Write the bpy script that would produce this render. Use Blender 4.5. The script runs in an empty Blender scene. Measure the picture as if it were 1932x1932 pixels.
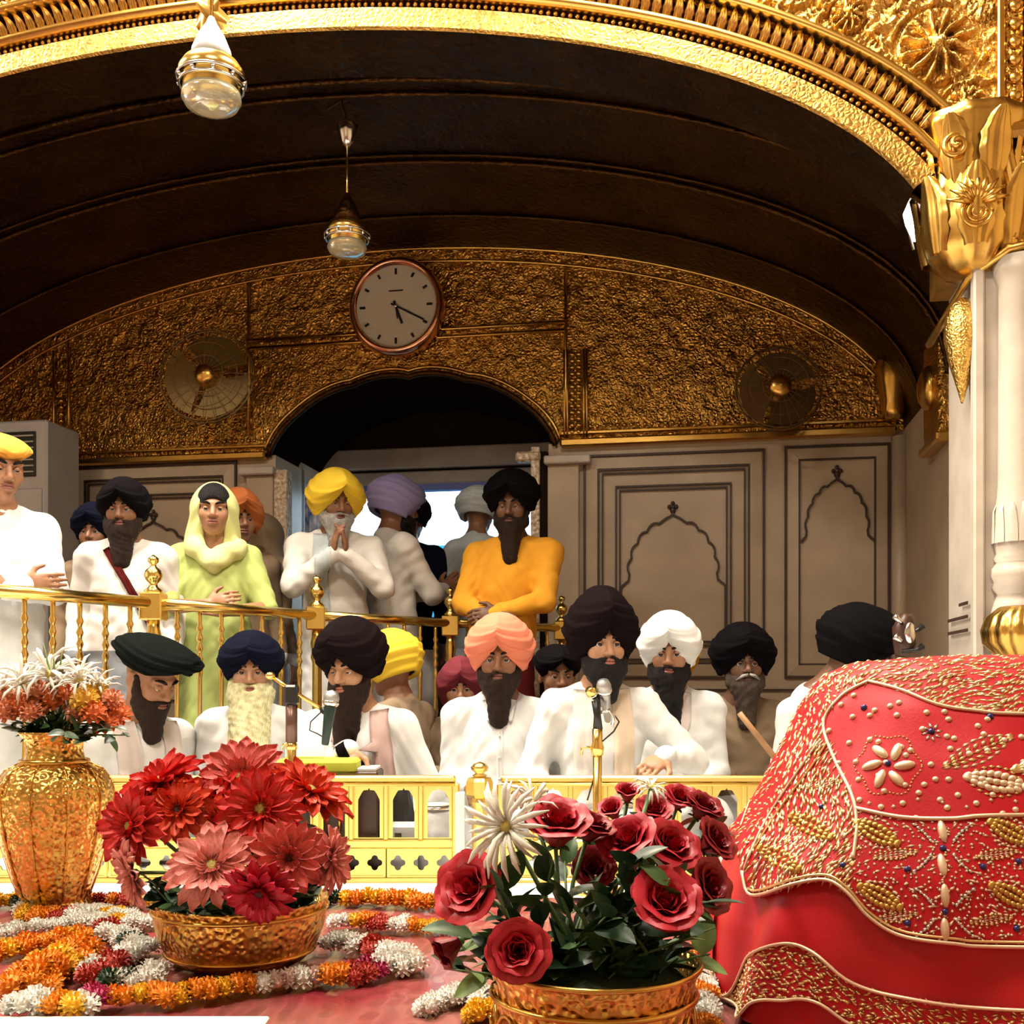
import bpy, math, random
import numpy as np
from mathutils import Vector, Matrix, geometry
from mathutils.bvhtree import BVHTree

# ------------------------------------------------------------------ camera, world, lights, exposure
SC = bpy.context.scene
COL = SC.collection
random.seed(7); RNG = np.random.default_rng(7)
F_PX, HZ, CZ = 2000.0, 1290.0, 0.74          # focal length in pixels, horizon row, camera height
cam_data = bpy.data.cameras.new('camera'); cam = bpy.data.objects.new('camera', cam_data); COL.objects.link(cam)
cam.location = (0, 0, CZ); cam.rotation_euler = (math.pi/2, 0, 0)
cam_data.sensor_width = 36; cam_data.lens = 36*F_PX/1932; cam_data.shift_y = (HZ-966)/1932
cam_data.clip_start = 0.05; cam_data.clip_end = 200
SC.camera = cam
world = bpy.data.worlds.new('sky'); SC.world = world; world.use_nodes = True
bg = world.node_tree.nodes['Background']; bg.inputs[0].default_value = (0.62, 0.82, 1.0, 1); bg.inputs[1].default_value = 2.6
SC.view_settings.view_transform = 'Standard'; SC.view_settings.look = 'None'
SC.view_settings.gamma = 1.0; SC.view_settings.use_curve_mapping = False
SC.view_settings.exposure = 0.45
cy = SC.cycles
cy.max_bounces = 4; cy.diffuse_bounces = 2; cy.glossy_bounces = 3; cy.use_adaptive_sampling = True; cy.adaptive_threshold = 0.08; cy.adaptive_min_samples = 12; cy.transmission_bounces = 4; cy.transparent_max_bounces = 6
cy.caustics_reflective = False; cy.caustics_refractive = False; cy.use_denoising = True; cy.sample_clamp_indirect = 6.0
R = math.radians
TH = R(10.0)                                  # the hall stands turned by ten degrees to the camera
B0 = Vector((-0.734, 7.3, 0.0))               # middle of the back wall at floor level
def Bw(u, v, w):                              # building coordinates (right, towards the camera, up) -> world
    return Vector((B0.x + u*math.cos(TH) - v*math.sin(TH), B0.y - u*math.sin(TH) - v*math.cos(TH), w))
def P(px, py, d):                             # a point seen at a pixel, at a given distance in front of the camera
    return Vector(((px-966)/F_PX*d, d, CZ+(HZ-py)/F_PX*d))
def UW(px, py, v=0.0):                        # building u, w of the point of the plane v seen at a pixel
    a = (px-966)/F_PX
    c0 = B0.x - v*math.sin(TH); d0 = B0.y - v*math.cos(TH)
    u = (a*d0 - c0)/(math.cos(TH) + a*math.sin(TH)); d = d0 - u*math.sin(TH)
    return u, CZ + (HZ-py)/F_PX*d
def area_light(name, loc, size, power, color, target=None):
    l = bpy.data.lights.new(name, 'AREA'); l.shape = 'DISK'; l.size = size; l.energy = power; l.color = color
    o = bpy.data.objects.new(name, l); COL.objects.link(o); o.location = loc
    if target is not None:
        o.rotation_euler = (Vector(target)-Vector(loc)).to_track_quat('-Z', 'Y').to_euler()
    return o
WARM = (1.0, 0.90, 0.76)
for i, (u, v, p) in enumerate([(-0.4, 3.25, 210), (1.9, 3.35, 130), (-2.8, 3.35, 140), (1.6, 6.2, 115), (-1.6, 6.4, 105)]):
    area_light('hall_ceiling_light', Bw(u, v, 4.85), 0.9, p, WARM)

# ------------------------------------------------------------------ helpers: materials
MATS = {}
def mat(name, col, rough=0.5, metal=0.0, bump=None, var=0.0, varscale=8.0, sheen=0.0, emit=None, spec=None, coat=0.0, alpha=None, trans=0.0, col2=None):
    if name in MATS: return MATS[name]
    m = bpy.data.materials.new(name); m.use_nodes = True; nt = m.node_tree; b = nt.nodes['Principled BSDF']
    c4 = (*col, 1)
    b.inputs['Base Color'].default_value = c4; b.inputs['Roughness'].default_value = rough; b.inputs['Metallic'].default_value = metal
    if spec is not None: b.inputs['Specular IOR Level'].default_value = spec
    if sheen: b.inputs['Sheen Weight'].default_value = sheen
    if coat: b.inputs['Coat Weight'].default_value = coat; b.inputs['Coat Roughness'].default_value = 0.15
    if trans: b.inputs['Transmission Weight'].default_value = trans
    if alpha is not None: b.inputs['Alpha'].default_value = alpha
    if emit: b.inputs['Emission Color'].default_value = (*emit[:3], 1); b.inputs['Emission Strength'].default_value = emit[3]
    tc = None
    if var or bump: tc = nt.nodes.new('ShaderNodeTexCoord')
    if var:
        n = nt.nodes.new('ShaderNodeTexNoise'); n.inputs['Scale'].default_value = varscale; n.inputs['Detail'].default_value = 4
        nt.links.new(tc.outputs['Object'], n.inputs['Vector'])
        r = nt.nodes.new('ShaderNodeValToRGB'); nt.links.new(n.outputs['Fac'], r.inputs['Fac'])
        lo = col2 if col2 else [max(0, c*(1-var)) for c in col]; hi = col if col2 else [min(1, c*(1+var*0.7)) for c in col]
        r.color_ramp.elements[0].position = 0.32; r.color_ramp.elements[1].position = 0.68
        r.color_ramp.elements[0].color = (*lo, 1); r.color_ramp.elements[1].color = (*hi, 1)
        nt.links.new(r.outputs['Color'], b.inputs['Base Color'])
    if bump:
        kind, scale, strength, dist = bump
        bp = nt.nodes.new('ShaderNodeBump'); bp.inputs['Strength'].default_value = strength; bp.inputs['Distance'].default_value = dist
        if kind == 'noise':
            t = nt.nodes.new('ShaderNodeTexNoise'); t.inputs['Scale'].default_value = scale; t.inputs['Detail'].default_value = 3; out = t.outputs['Fac']
        elif kind == 'voronoi':
            t = nt.nodes.new('ShaderNodeTexVoronoi'); t.inputs['Scale'].default_value = scale; t.feature = 'SMOOTH_F1'; out = t.outputs['Distance']
        elif kind == 'wave':
            t = nt.nodes.new('ShaderNodeTexWave'); t.inputs['Scale'].default_value = scale; t.inputs['Distortion'].default_value = 5; t.inputs['Detail'].default_value = 2; out = t.outputs['Fac']
        elif kind == 'scroll':               # chased metal: voronoi cells bent by noise
            n2 = nt.nodes.new('ShaderNodeTexNoise'); n2.inputs['Scale'].default_value = scale*0.5
            nt.links.new(tc.outputs['Object'], n2.inputs['Vector'])
            mx = nt.nodes.new('ShaderNodeVectorMath'); mx.operation = 'MULTIPLY_ADD'
            nt.links.new(n2.outputs['Color'], mx.inputs[0]); mx.inputs[1].default_value = (0.9/scale*2,)*3
            nt.links.new(tc.outputs['Object'], mx.inputs[2])
            t = nt.nodes.new('ShaderNodeTexVoronoi'); t.inputs['Scale'].default_value = scale; t.feature = 'DISTANCE_TO_EDGE'; out = t.outputs['Distance']
            nt.links.new(mx.outputs[0], t.inputs['Vector'])
        if kind != 'scroll': nt.links.new(tc.outputs['Object'], t.inputs['Vector'])
        nt.links.new(out, bp.inputs['Height']); nt.links.new(bp.outputs['Normal'], b.inputs['Normal'])
    MATS[name] = m
    return m

# ------------------------------------------------------------------ helpers: objects
def mesh_data(name, verts, faces, smooth=True):
    me = bpy.data.meshes.new(name)
    verts = np.asarray(verts, dtype=np.float32).reshape(-1, 3)
    if isinstance(faces, np.ndarray):
        n, k = faces.shape
        me.vertices.add(len(verts)); me.vertices.foreach_set('co', verts.ravel())
        me.loops.add(n*k); me.loops.foreach_set('vertex_index', faces.astype(np.int32).ravel())
        me.polygons.add(n); me.polygons.foreach_set('loop_start', np.arange(0, n*k, k, dtype=np.int32))
        me.update(calc_edges=True); me.validate()
    else:
        me.from_pydata(verts.tolist(), [], faces); me.update()
    if smooth: me.polygons.foreach_set('use_smooth', np.ones(len(me.polygons), dtype=bool))
    return me
def link(name, me, material=None, parent=None, loc=None, rot=None, kind=None, label=None):
    o = bpy.data.objects.new(name, me); COL.objects.link(o)
    if material is not None and me is not None and len(me.materials) == 0:
        for m_ in (material if isinstance(material, (list, tuple)) else [material]): me.materials.append(m_)
    if parent is not None: o.parent = parent
    if loc is not None: o.location = loc
    if rot is not None: o.rotation_euler = rot
    if kind: o['kind'] = kind
    if label: o['label'] = label
    return o
def part(name, geo, material, parent=None, smooth=True, **kw):
    return link(name, mesh_data(name, geo[0], geo[1], smooth), material, parent, **kw)
def thing(name, label, cat, loc=(0, 0, 0), rotz=0.0, group=None, kind=None):
    o = bpy.data.objects.new(name, None); COL.objects.link(o); o.location = loc; o.rotation_euler = (0, 0, rotz)
    o.empty_display_size = 0.05
    if label: o['label'] = label
    if cat: o['category'] = cat
    if group: o['group'] = group
    if kind: o['kind'] = kind
    return o
def tag(o, label, cat, group=None):
    o['label'] = label; o['category'] = cat
    if group: o['group'] = group
    return o
class Geo:                                    # collects shapes into one mesh
    def __init__(s): s.v = []; s.f = []; s.n = 0
    def add(s, geo, M=None):
        v, f = geo; v = np.asarray(v, float).reshape(-1, 3)
        if M is not None:
            A = np.array(M); v = v @ A[:3, :3].T + A[:3, 3]
        s.v.append(v); off = s.n
        s.f.extend([tuple(int(i)+off for i in q) for q in f]); s.n += len(v); return s
    def geo(s): return np.concatenate(s.v), s.f
def box(x0, x1, y0, y1, z0, z1):
    v = [(x, y, z) for x in (x0, x1) for y in (y0, y1) for z in (z0, z1)]
    return v, [(0, 1, 3, 2), (4, 6, 7, 5), (0, 4, 5, 1), (2, 3, 7, 6), (0, 2, 6, 4), (1, 5, 7, 3)]
def bbox_bevel(x0, x1, y0, y1, z0, z1, b):    # a box with chamfered edges
    c = np.array([(x0+x1)/2, (y0+y1)/2, (z0+z1)/2]); h = np.array([x1-x0, y1-y0, z1-z0])/2
    import itertools
    pts = []
    for s in itertools.product((-1, 1), repeat=3):
        for ax in range(3):
            p = h - b; p = p.copy(); p[ax] = h[ax]; pts.append(c + np.array(s)*p)
    # hull
    import bmesh
    bm = bmesh.new(); vs = [bm.verts.new(p) for p in pts]; bmesh.ops.convex_hull(bm, input=vs); bmesh.ops.dissolve_limit(bm, angle_limit=0.02, verts=bm.verts, edges=bm.edges)
    bm.verts.index_update(); out = ([tuple(v.co) for v in bm.verts], [tuple(v.index for v in f.verts) for f in bm.faces]); bm.free(); return out
def lathe(prof, n=32, a0=0.0, a1=2*math.pi, lobes=None):
    v = []; f = []; full = abs(a1-a0-2*math.pi) < 1e-6; m = n if full else n+1
    for r, z in prof:
        for i in range(m):
            a = a0+(a1-a0)*i/n; rr = r*(lobes(a, z) if lobes else 1)
            v.append((rr*math.cos(a), rr*math.sin(a), z))
    for j in range(len(prof)-1):
        for i in range(n if full else n):
            i2 = (i+1) % m if full else i+1
            f.append((j*m+i, j*m+i2, (j+1)*m+i2, (j+1)*m+i))
    if full:
        if prof[0][0] > 1e-6: f.append(tuple(range(m))[::-1])
        if prof[-1][0] > 1e-6: f.append(tuple((len(prof)-1)*m+i for i in range(m)))
    return v, f
def tube(pts, rad, n=8, cap=True, flat=1.0):
    pts = [Vector(p) for p in pts]; v = []; f = []; k = len(pts)
    rads = rad if isinstance(rad, (list, tuple, np.ndarray)) else [rad]*k
    prev = None
    for i, p in enumerate(pts):
        t = (pts[min(i+1, k-1)]-pts[max(i-1, 0)]).normalized()
        if prev is None:
            a = Vector((0, 0, 1)) if abs(t.z) < 0.9 else Vector((1, 0, 0)); x = t.cross(a).normalized()
        else:
            x = (prev - t*prev.dot(t)).normalized()
        prev = x; y = t.cross(x)
        for j in range(n):
            an = 2*math.pi*j/n; q = p + (x*math.cos(an) + y*math.sin(an)*flat)*rads[i]; v.append(tuple(q))
    for i in range(k-1):
        for j in range(n): f.append((i*n+j, i*n+(j+1) % n, (i+1)*n+(j+1) % n, (i+1)*n+j))
    if cap: f.append(tuple(range(n))[::-1]); f.append(tuple((k-1)*n+j for j in range(n)))
    return v, f
def sphere(c=(0, 0, 0), r=(1, 1, 1), n=12, m=8):
    if not hasattr(r, '__len__'): r = (r, r, r)
    prof = [(math.sin(math.pi*i/m), -math.cos(math.pi*i/m)) for i in range(m+1)]; prof[0] = (0, -1); prof[-1] = (0, 1)
    v, f = lathe([(max(a, 1e-5), b) for a, b in prof], n); v = np.array(v)*np.array(r)+np.array(c); return v, f[:-2]
def sheet(fn, nu, nv, closed=False):          # fn(i/nu, j/nv) -> point
    v = [fn(i/nu, j/nv) for j in range(nv+1) for i in range(nu+1)]
    f = [(j*(nu+1)+i, j*(nu+1)+i+1, (j+1)*(nu+1)+i+1, (j+1)*(nu+1)+i) for j in range(nv) for i in range(nu)]
    return v, f
def plate(outer, holes, y0, y1):              # flat plate in the x-z plane with holes, from depth y0 to y1
    loops = [outer]+list(holes)
    tris = geometry.tessellate_polygon([[Vector((p[0], p[1], 0)) for p in l] for l in loops])
    flat = [p for l in loops for p in l]; n = len(flat)
    v = [(p[0], y0, p[1]) for p in flat]+[(p[0], y1, p[1]) for p in flat]
    f = []
    for t in tris: f.append(tuple(t)); f.append(tuple(i+n for i in t[::-1]))
    o = 0
    for l in loops:
        k = len(l)
        for i in range(k): f.append((o+i, o+(i+1) % k, n+o+(i+1) % k, n+o+i))
        o += k
    return v, f
def ribbon(path, w, y0, y1, closed=False):    # line inlay in the x-z plane
    v = []; f = []; k = len(path); P2 = [Vector((p[0], p[1])) for p in path]
    for i in range(k):
        a = P2[(i-1) % k] if (closed or i > 0) else P2[i]; b = P2[(i+1) % k] if (closed or i < k-1) else P2[i]
        d0 = (P2[i]-a); d1 = (b-P2[i]); d0 = d0.normalized() if d0.length > 1e-9 else d1.normalized(); d1 = d1.normalized() if d1.length > 1e-9 else d0
        n0 = Vector((-d0.y, d0.x)); n1 = Vector((-d1.y, d1.x)); mm = (n0+n1)
        mm = mm.normalized() if mm.length > 1e-6 else n0
        sc = 1/max(0.4, mm.dot(n0)); q = mm*(w/2*sc)
        v += [(P2[i].x+q.x, y0, P2[i].y+q.y), (P2[i].x-q.x, y0, P2[i].y-q.y), (P2[i].x+q.x, y1, P2[i].y+q.y), (P2[i].x-q.x, y1, P2[i].y-q.y)]
    for i in range(k if closed else k-1):
        a = 4*i; b = 4*((i+1) % k)
        f += [(a, a+1, b+1, b), (a+2, b+2, b+3, a+3), (a, b, b+2, a+2), (a+1, a+3, b+3, b+1)]
    return v, f
def rect(u0, u1, w0, w1): return [(u0, w0), (u1, w0), (u1, w1), (u0, w1)]
def Mloc(loc=(0, 0, 0), rz=0.0, rx=0.0, ry=0.0, s=1.0):
    return Matrix.Translation(Vector(loc)) @ Matrix.Rotation(rz, 4, 'Z') @ Matrix.Rotation(ry, 4, 'Y') @ Matrix.Rotation(rx, 4, 'X') @ Matrix.Scale(s, 4)

# ------------------------------------------------------------------ materials
GOLD = mat('gold_polished', (0.72, 0.44, 0.11), 0.27, 1.0, ('noise', 30, 0.12, 0.004), var=0.12, varscale=5)
GOLD_B = mat('gold_brass', (0.86, 0.63, 0.20), 0.22, 1.0, ('noise', 60, 0.08, 0.002))
GOLD_R = mat('gold_chased', (0.56, 0.31, 0.07), 0.30, 1.0, ('scroll', 42, 0.8, 0.014), var=0.35, varscale=7)
GOLD_S = mat('gold_spandrel', (0.60, 0.35, 0.09), 0.40, 1.0, ('scroll', 48, 0.5, 0.010), var=0.3, varscale=9)
GOLD_V = mat('gold_vessel', (0.80, 0.50, 0.13), 0.3, 1.0, ('voronoi', 130, 0.9, 0.006), var=0.25, varscale=45)
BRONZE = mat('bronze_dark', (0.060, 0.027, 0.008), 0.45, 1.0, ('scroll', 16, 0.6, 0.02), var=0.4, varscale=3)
MARBLE = mat('marble_beige', (0.55, 0.42, 0.285), 0.42, 0.0, var=0.14, varscale=3.5)
MARBLE_W = mat('marble_white', (0.64, 0.555, 0.46), 0.35, 0.0, var=0.12, varscale=6)
INLAY = mat('inlay_dark', (0.05, 0.025, 0.015), 0.5)
PLASTER = mat('plaster_cream', (0.62, 0.48, 0.30), 0.8, var=0.05)
CARPET = mat('carpet_maroon', (0.16, 0.05, 0.035), 0.9, var=0.3, varscale=20)
SHEET = mat('white_floor_sheet', (0.86, 0.84, 0.80), 0.8, 0.0, ('noise', 4, 0.3, 0.03))
# ------------------------------------------------------------------ the setting
BLD = lambda name, geo, m, parent=None, smooth=False, **kw: part(name, geo, m, parent, smooth, **kw)
def place_b(o, u=0, v=0, w=0):                # put a top-level object into the building frame: local x = u, local y = -v (into depth), z = w
    o.location = Bw(u, v, w); o.rotation_euler = (0, 0, -TH); return o
def S(name, geo, m, smooth=False):            # a piece of the setting
    o = part(name, geo, m, None, smooth, kind='structure'); place_b(o); return o
DW = 2.35                                     # top of the marble, foot of the gold
VF = 2.6                                      # plane of the front arch
# local y is depth away from the camera: v = -y
S('floor', box(-7, 7, -12, 1.2, -0.2, 0.0), CARPET)
S('roof', box(-5.2, 5.2, -VF+0.3, 0.9, 3.78, 4.0), PLASTER)
_g = Geo(); _g.add(box(-5.2, 5.2, 0.03, 0.5, 3.0, 3.8)); _g.add(box(-5.2, -1.15, 0.03, 0.5, 2.3, 3.0)); _g.add(box(1.2, 5.2, 0.03, 0.5, 2.3, 3.0)); S('wall_upper', _g.geo(), PLASTER)
# --- marble wall in two halves beside the doorway
DL, DR = -0.945, 0.995
wall = Geo(); wall.add(box(-4.2, DL, 0, 0.55, 0, DW)); wall.add(box(DR, 4.2, 0, 0.55, 0, DW))
wall_back = S('wall_back', wall.geo(), MARBLE)
wall_back['label'] = 'beige marble wall with dark inlaid lines behind the musicians'
def lines(path, w, closed=True, name='inlay_line'):
    return part(name, ribbon(path, w, -0.022, -0.002, closed), INLAY, wall_back, False)
def frame(u0, u1, w0, w1, t, h0, h1, name='panel_frame'):      # mitred moulding, height h0 outside to h1 inside
    o = [(u0, w0), (u1, w0), (u1, w1), (u0, w1)]; i = [(u0+t, w0+t), (u1-t, w0+t), (u1-t, w1-t), (u0+t, w1-t)]
    v = []; f = []
    for a in range(4):
        b = (a+1) % 4; k = len(v)
        v += [(o[a][0], 0, o[a][1]), (o[b][0], 0, o[b][1]), (o[b][0], -h0, o[b][1]), (o[a][0], -h0, o[a][1]),
              (i[b][0], -h1, i[b][1]), (i[a][0], -h1, i[a][1]), (i[b][0], 0, i[b][1]), (i[a][0], 0, i[a][1])]
        f += [(k, k+1, k+2, k+3), (k+3, k+2, k+4, k+5), (k+5, k+4, k+6, k+7)]
    return part(name, (v, f), MARBLE, wall_back, False)
def cusped(u0, u1, w_spring, w_top, foot=0.0):  # a many-lobed arch outline with flaring feet, left to right
    half = []
    n = 5; c = (u0+u1)/2; hw = (u1-u0)/2*0.84; h = w_top-w_spring
    half.append((u0, w_spring-0.20*h)); half.append((u0+0.07*(u1-u0), w_spring-0.10*h))
    for i in range(n):
        a0 = math.pi/2*i/n; a1 = math.pi/2*(i+1)/n
        for k in range(6):
            t = k/6; a = a0+(a1-a0)*t
            b = 1+0.055*math.sin(math.pi*t)
            if i == n-1: b = 1+0.10*t*t+0.03*math.sin(math.pi*t)
            half.append((c-hw*math.cos(a)*b, w_spring+h*0.90*math.sin(a)*b))
    half.append((c, w_top+0.02*h))
    return half+[(2*c-p[0], p[1]) for p in half[-2::-1]]
def rpx(x0, y0, x1, y1):                      # a rectangle on the wall from two seen corners
    a = UW(x0, y0); b = UW(x1, y1); return a[0], b[0], b[1], a[1]
LW = 0.014
def marble_panel(x0, ytop, x1, kind):
    u0, wt = UW(x0, ytop); u1 = UW(x1, ytop)[0]; w0 = 0.78
    lines(rect(u0, u1, w0, wt), LW)
    frame(u0+0.012, u1-0.012, w0+0.012, wt-0.012, 0.075 if kind == 1 else 0.07, 0.006, 0.022)
    t = 0.095 if kind == 1 else 0.085
    a = (u0+t, u1-t, w0+t, wt-t)
    lines(rect(*a), LW*0.8)
    if kind == 1:
        for k, e in enumerate((0.026, 0.115, 0.141)):
            lines(rect(a[0]+e, a[1]-e, a[2]+e, a[3]-e), LW*0.75)
        b = (a[0]+0.15, a[1]-0.15, a[2]+0.15, a[3]-0.15); apex = b[3]-0.16; spring = b[3]-0.55
    else:
        b = (a[0]+0.01, a[1]-0.01, a[2], a[3]); apex = b[3]-0.13; spring = b[3]-0.46
    path = cusped(b[0], b[1], spring, apex)
    path = [(b[0], a[2]+0.16)]+path+[(b[1], a[2]+0.16)] if kind == 1 else path
    lines(path, LW*0.9, False, 'inlay_arch')
    c = (b[0]+b[1])/2
    g = Geo()
    for dx, dz, r in ((0, 0.0, 0.02), (-0.022, 0.022, 0.014), (0.022, 0.022, 0.014), (0, 0.045, 0.014)):
        g.add(sphere((c+dx, -0.012, apex+0.03+dz), (r, 0.012, r*1.1), 8, 6))
    part('inlay_flower', g.geo(), INLAY, wall_back)
marble_panel(1103, 862, 1441, 1)
marble_panel(1482, 845, 1677, 2)
marble_panel(140, 885, 446, 1)
for x in (1066, 1083, 470, 500):              # dark joints of the door pilasters
    u = UW(x, 900)[0]; part('inlay_line', box(u-0.006, u+0.006, -0.02, 0, 0.05, 2.16), INLAY, wall_back, False)
for s, (ua, ub) in ((-1, (DL-0.24, DL+0.02)), (1, (DR-0.02, DR+0.29))):
    part('door_ledge', bbox_bevel(ua, ub, -0.10, 0.02, 2.20, 2.255, 0.008), MARBLE_W, wall_back, False)
    part('pilaster', bbox_bevel(ua+0.04 if s < 0 else DR, ub-0.08 if s > 0 else DL, -0.05, 0.02, 0.0, 2.20, 0.006), MARBLE, wall_back, False)
for k, w in enumerate((0.62, 0.70)):
    part('inlay_line', box(1.05, 3.2, -0.02, 0, w-0.006, w+0.006), INLAY, wall_back, False)
    part('inlay_line', box(-4.1, -1.1, -0.02, 0, w-0.006, w+0.006), INLAY, wall_back, False)
part('plinth', bbox_bevel(1.03, 3.3, -0.045, 0.01, 0.0, 0.55, 0.01), MARBLE, wall_back, False)
part('plinth', bbox_bevel(-4.1, -1.0, -0.045, 0.01, 0.0, 0.55, 0.01), MARBLE, wall_back, False)

# --- gold lunette over the marble, with the cusped door arch cut out of it
LC, LA, LB = -0.15, 3.42, 1.37
def lun(u): return DW + LB*math.sqrt(max(0.0, 1-((u-LC)/LA)**2))
def door_arch(u):                             # underside of the gold above the door
    x = (u-0.03)/1.02
    if abs(x) >= 1: return DW
    base = 0.54*(1-abs(x)**2.3)**0.62
    return DW-0.06 + base + 0.03*abs(math.sin(2.5*math.pi*x))**0.7*(1-abs(x))
def relief(u, w, s=0.24, amp=1.0):            # chased scrollwork as a height field
    u = np.asarray(u); w = np.asarray(w)
    row = np.floor(w/(s*0.87)); uu = u + (np.mod(row, 2))*s/2
    cu = (np.floor(uu/s)+0.5)*s; cw = (row+0.5)*s*0.87
    dx = uu-cu; dz = w-cw; r = np.hypot(dx, dz)+1e-6; ph = np.arctan2(dz, dx); sg = np.where(np.mod(np.floor(uu/s)+row, 2) > 0, 1, -1)
    spiral = np.cos(sg*ph*2+34/s*0.24*r)
    petals = np.cos(6*ph)*np.exp(-(r/(0.16*s))**2)
    fill = np.sin(31*u+6*np.sin(17*w))*np.sin(29*w+5*np.sin(19*u))
    return amp*(0.55*np.clip(spiral, -0.2, 1)*np.exp(-(r/(0.62*s))**4) + 0.9*petals + 0.35*fill)
NU, NW = 640, 70
us = np.linspace(LC-LA+0.001, LC+LA-0.001, NU+1)
tops = np.array([lun(u) for u in us]); bots = np.array([door_arch(u) for u in us]); bots = np.minimum(bots, tops-0.002)
UU = np.repeat(us[None, :], NW+1, 0); TT = np.linspace(0, 1, NW+1)[:, None]
WW = bots[None, :]+(tops-bots)[None, :]*TT
edge = np.minimum(1, np.minimum((WW-bots)/0.06, (tops-WW)/0.08).clip(0))
YY = -0.006 - 0.012*relief(UU, WW)*edge
V = np.stack([UU, YY, WW], -1).reshape(-1, 3)
ii = np.arange(NU)[None, :]+(NU+1)*np.arange(NW)[:, None]
Fq = np.stack([ii, ii+1, ii+NU+2, ii+NU+1], -1).reshape(-1, 4)
lunette = part('wall_lunette', (V, Fq), GOLD_R, None, True, kind='structure'); place_b(lunette)
lunette['label'] = 'embossed gold lunette wall above the marble and the doorway'
def along(fn, u0, u1, n): return [(u0+(u1-u0)*i/n, fn(u0+(u1-u0)*i/n)) for i in range(n+1)]
def gold_line(pts, r, y=-0.02, name='moulding', m=None, n=6):
    return part(name, tube([(p[0], y, p[1]) for p in pts], r, n), m or GOLD, lunette)
gold_line(along(lun, LC-LA+0.02, LC+LA-0.02, 120), 0.011, -0.03)
gold_line(along(lambda u: lun(u)-0.085, LC-LA+0.12, LC+LA-0.12, 110), 0.010, -0.02)
da = along(door_arch, -0.985, 1.045, 90)
gold_line([(p[0], p[1]+0.012) for p in da], 0.020, -0.03, m=BRONZE)
gold_line([(p[0]*1.03, p[1]+0.055) for p in da], 0.013, -0.025)
u3 = LC+LA-0.05
for (a, b) in ((-3.5, -1.0), (1.08, u3)):     # cornice where gold meets marble
    part('cornice', bbox_bevel(a, b, -0.07, 0.02, DW-0.035, DW+0.02, 0.012), GOLD, lunette, False)
    part('cornice_band', bbox_bevel(a, b, -0.035, 0.02, DW+0.05, DW+0.075, 0.006), GOLD, lunette, False)
def bead_row(pts, r, y, name='bead_row', parent=None, m=None):
    g = Geo()
    for p in pts: g.add(sphere((p[0], y, p[1]), r, 6, 4))
    return part(name, g.geo(), m or GOLD, parent or lunette, True, kind='stuff')
bead_row([(a, DW+0.105) for a in np.arange(1.1, u3-0.1, 0.045)], 0.014, -0.02)
bead_row([(a, DW+0.105) for a in np.arange(-3.3, -1.05, 0.045)], 0.014, -0.02)
bead_row(along(lambda u: lun(u)-0.135, LC-LA+0.3, LC+LA-0.3, 150), 0.010, -0.018)
# framed panels over the door and the upright ornamental bands
pa = UW(472, 495); pb = UW(1065, 495); w600 = UW(760, 628)[1]; w505 = UW(760, 505)[1]
for (a, b, c, d) in ((pa[0], pb[0], w600, w505),):
    for zz in (c, c-0.055): gold_line([(a, zz), (b, zz)], 0.013, -0.025)
    bead_row([(x, c-0.10) for x in np.arange(a, b, 0.04)], 0.010, -0.02)
for x in (472, 1068):
    u = UW(x, 560)[0]; gold_line([(u, DW+0.14), (u, lun(u)-0.10)], 0.012, -0.025)
ub0, ub1 = UW(1066, 750)[0], UW(1108, 750)[0]
for u in (ub0, ub0+0.02, ub1-0.02, ub1): gold_line([(u, DW+0.03), (u, DW+0.62)], 0.009, -0.03)
g = Geo()
for k in range(13):
    w = DW+0.07+k*0.043; c = (ub0+ub1)/2
    for dx in (-0.022, 0.022): g.add(sphere((c+dx, -0.03, w), (0.020, 0.014, 0.015), 8, 5))
    g.add(sphere((c, -0.034, w+0.02), (0.010, 0.012, 0.012), 6, 4))
part('band_rosettes', g.geo(), GOLD, lunette, kind='stuff')
ul = UW(120, 700)[0]
for u in (ul-0.06, ul+0.06): gold_line([(u, DW+0.02), (u, lun(u)-0.12)], 0.010, -0.03)
bead_row([(ul, DW+0.05+0.05*k) for k in range(9)], 0.026, -0.03, 'band_beads')
# --- passage behind the doorway and what lies outside
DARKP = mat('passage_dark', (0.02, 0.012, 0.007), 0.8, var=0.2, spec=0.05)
BEAM = mat('beam_grey', (0.40, 0.35, 0.30), 0.6, var=0.15, varscale=4)
sof = [(p[0], p[1]) for p in da]
v = []; f = []
for k, p in enumerate(sof): v += [(p[0], 0.0, p[1]), (p[0], 0.95, p[1])]
for k in range(len(sof)-1): f.append((2*k, 2*k+1, 2*k+3, 2*k+2))
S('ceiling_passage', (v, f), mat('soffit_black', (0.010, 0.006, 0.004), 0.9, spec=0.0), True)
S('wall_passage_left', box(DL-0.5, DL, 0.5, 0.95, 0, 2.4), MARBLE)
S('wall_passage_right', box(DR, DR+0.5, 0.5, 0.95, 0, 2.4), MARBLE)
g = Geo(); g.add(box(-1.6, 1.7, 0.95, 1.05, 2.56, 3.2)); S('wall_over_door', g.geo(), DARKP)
dl = thing('door_1', None, None, kind='structure'); place_b(dl)
part('door_lintel', bbox_bevel(-1.2, 1.3, 0.93, 1.06, 2.42, 2.58, 0.01), BEAM, dl, False)
part('door_lintel', bbox_bevel(-1.2, 1.3, 0.96, 1.06, 2.30, 2.40, 0.01), BEAM, dl, False)
part('door_blue_strip', box(-1.2, 1.3, 0.97, 1.05, 2.25, 2.30), mat('blue_paint', (0.10, 0.14, 0.45), 0.5), dl, False)
part('door_gap', box(-1.2, 1.3, 0.99, 1.02, 2.38, 2.44), DARKP, dl, False)
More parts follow.
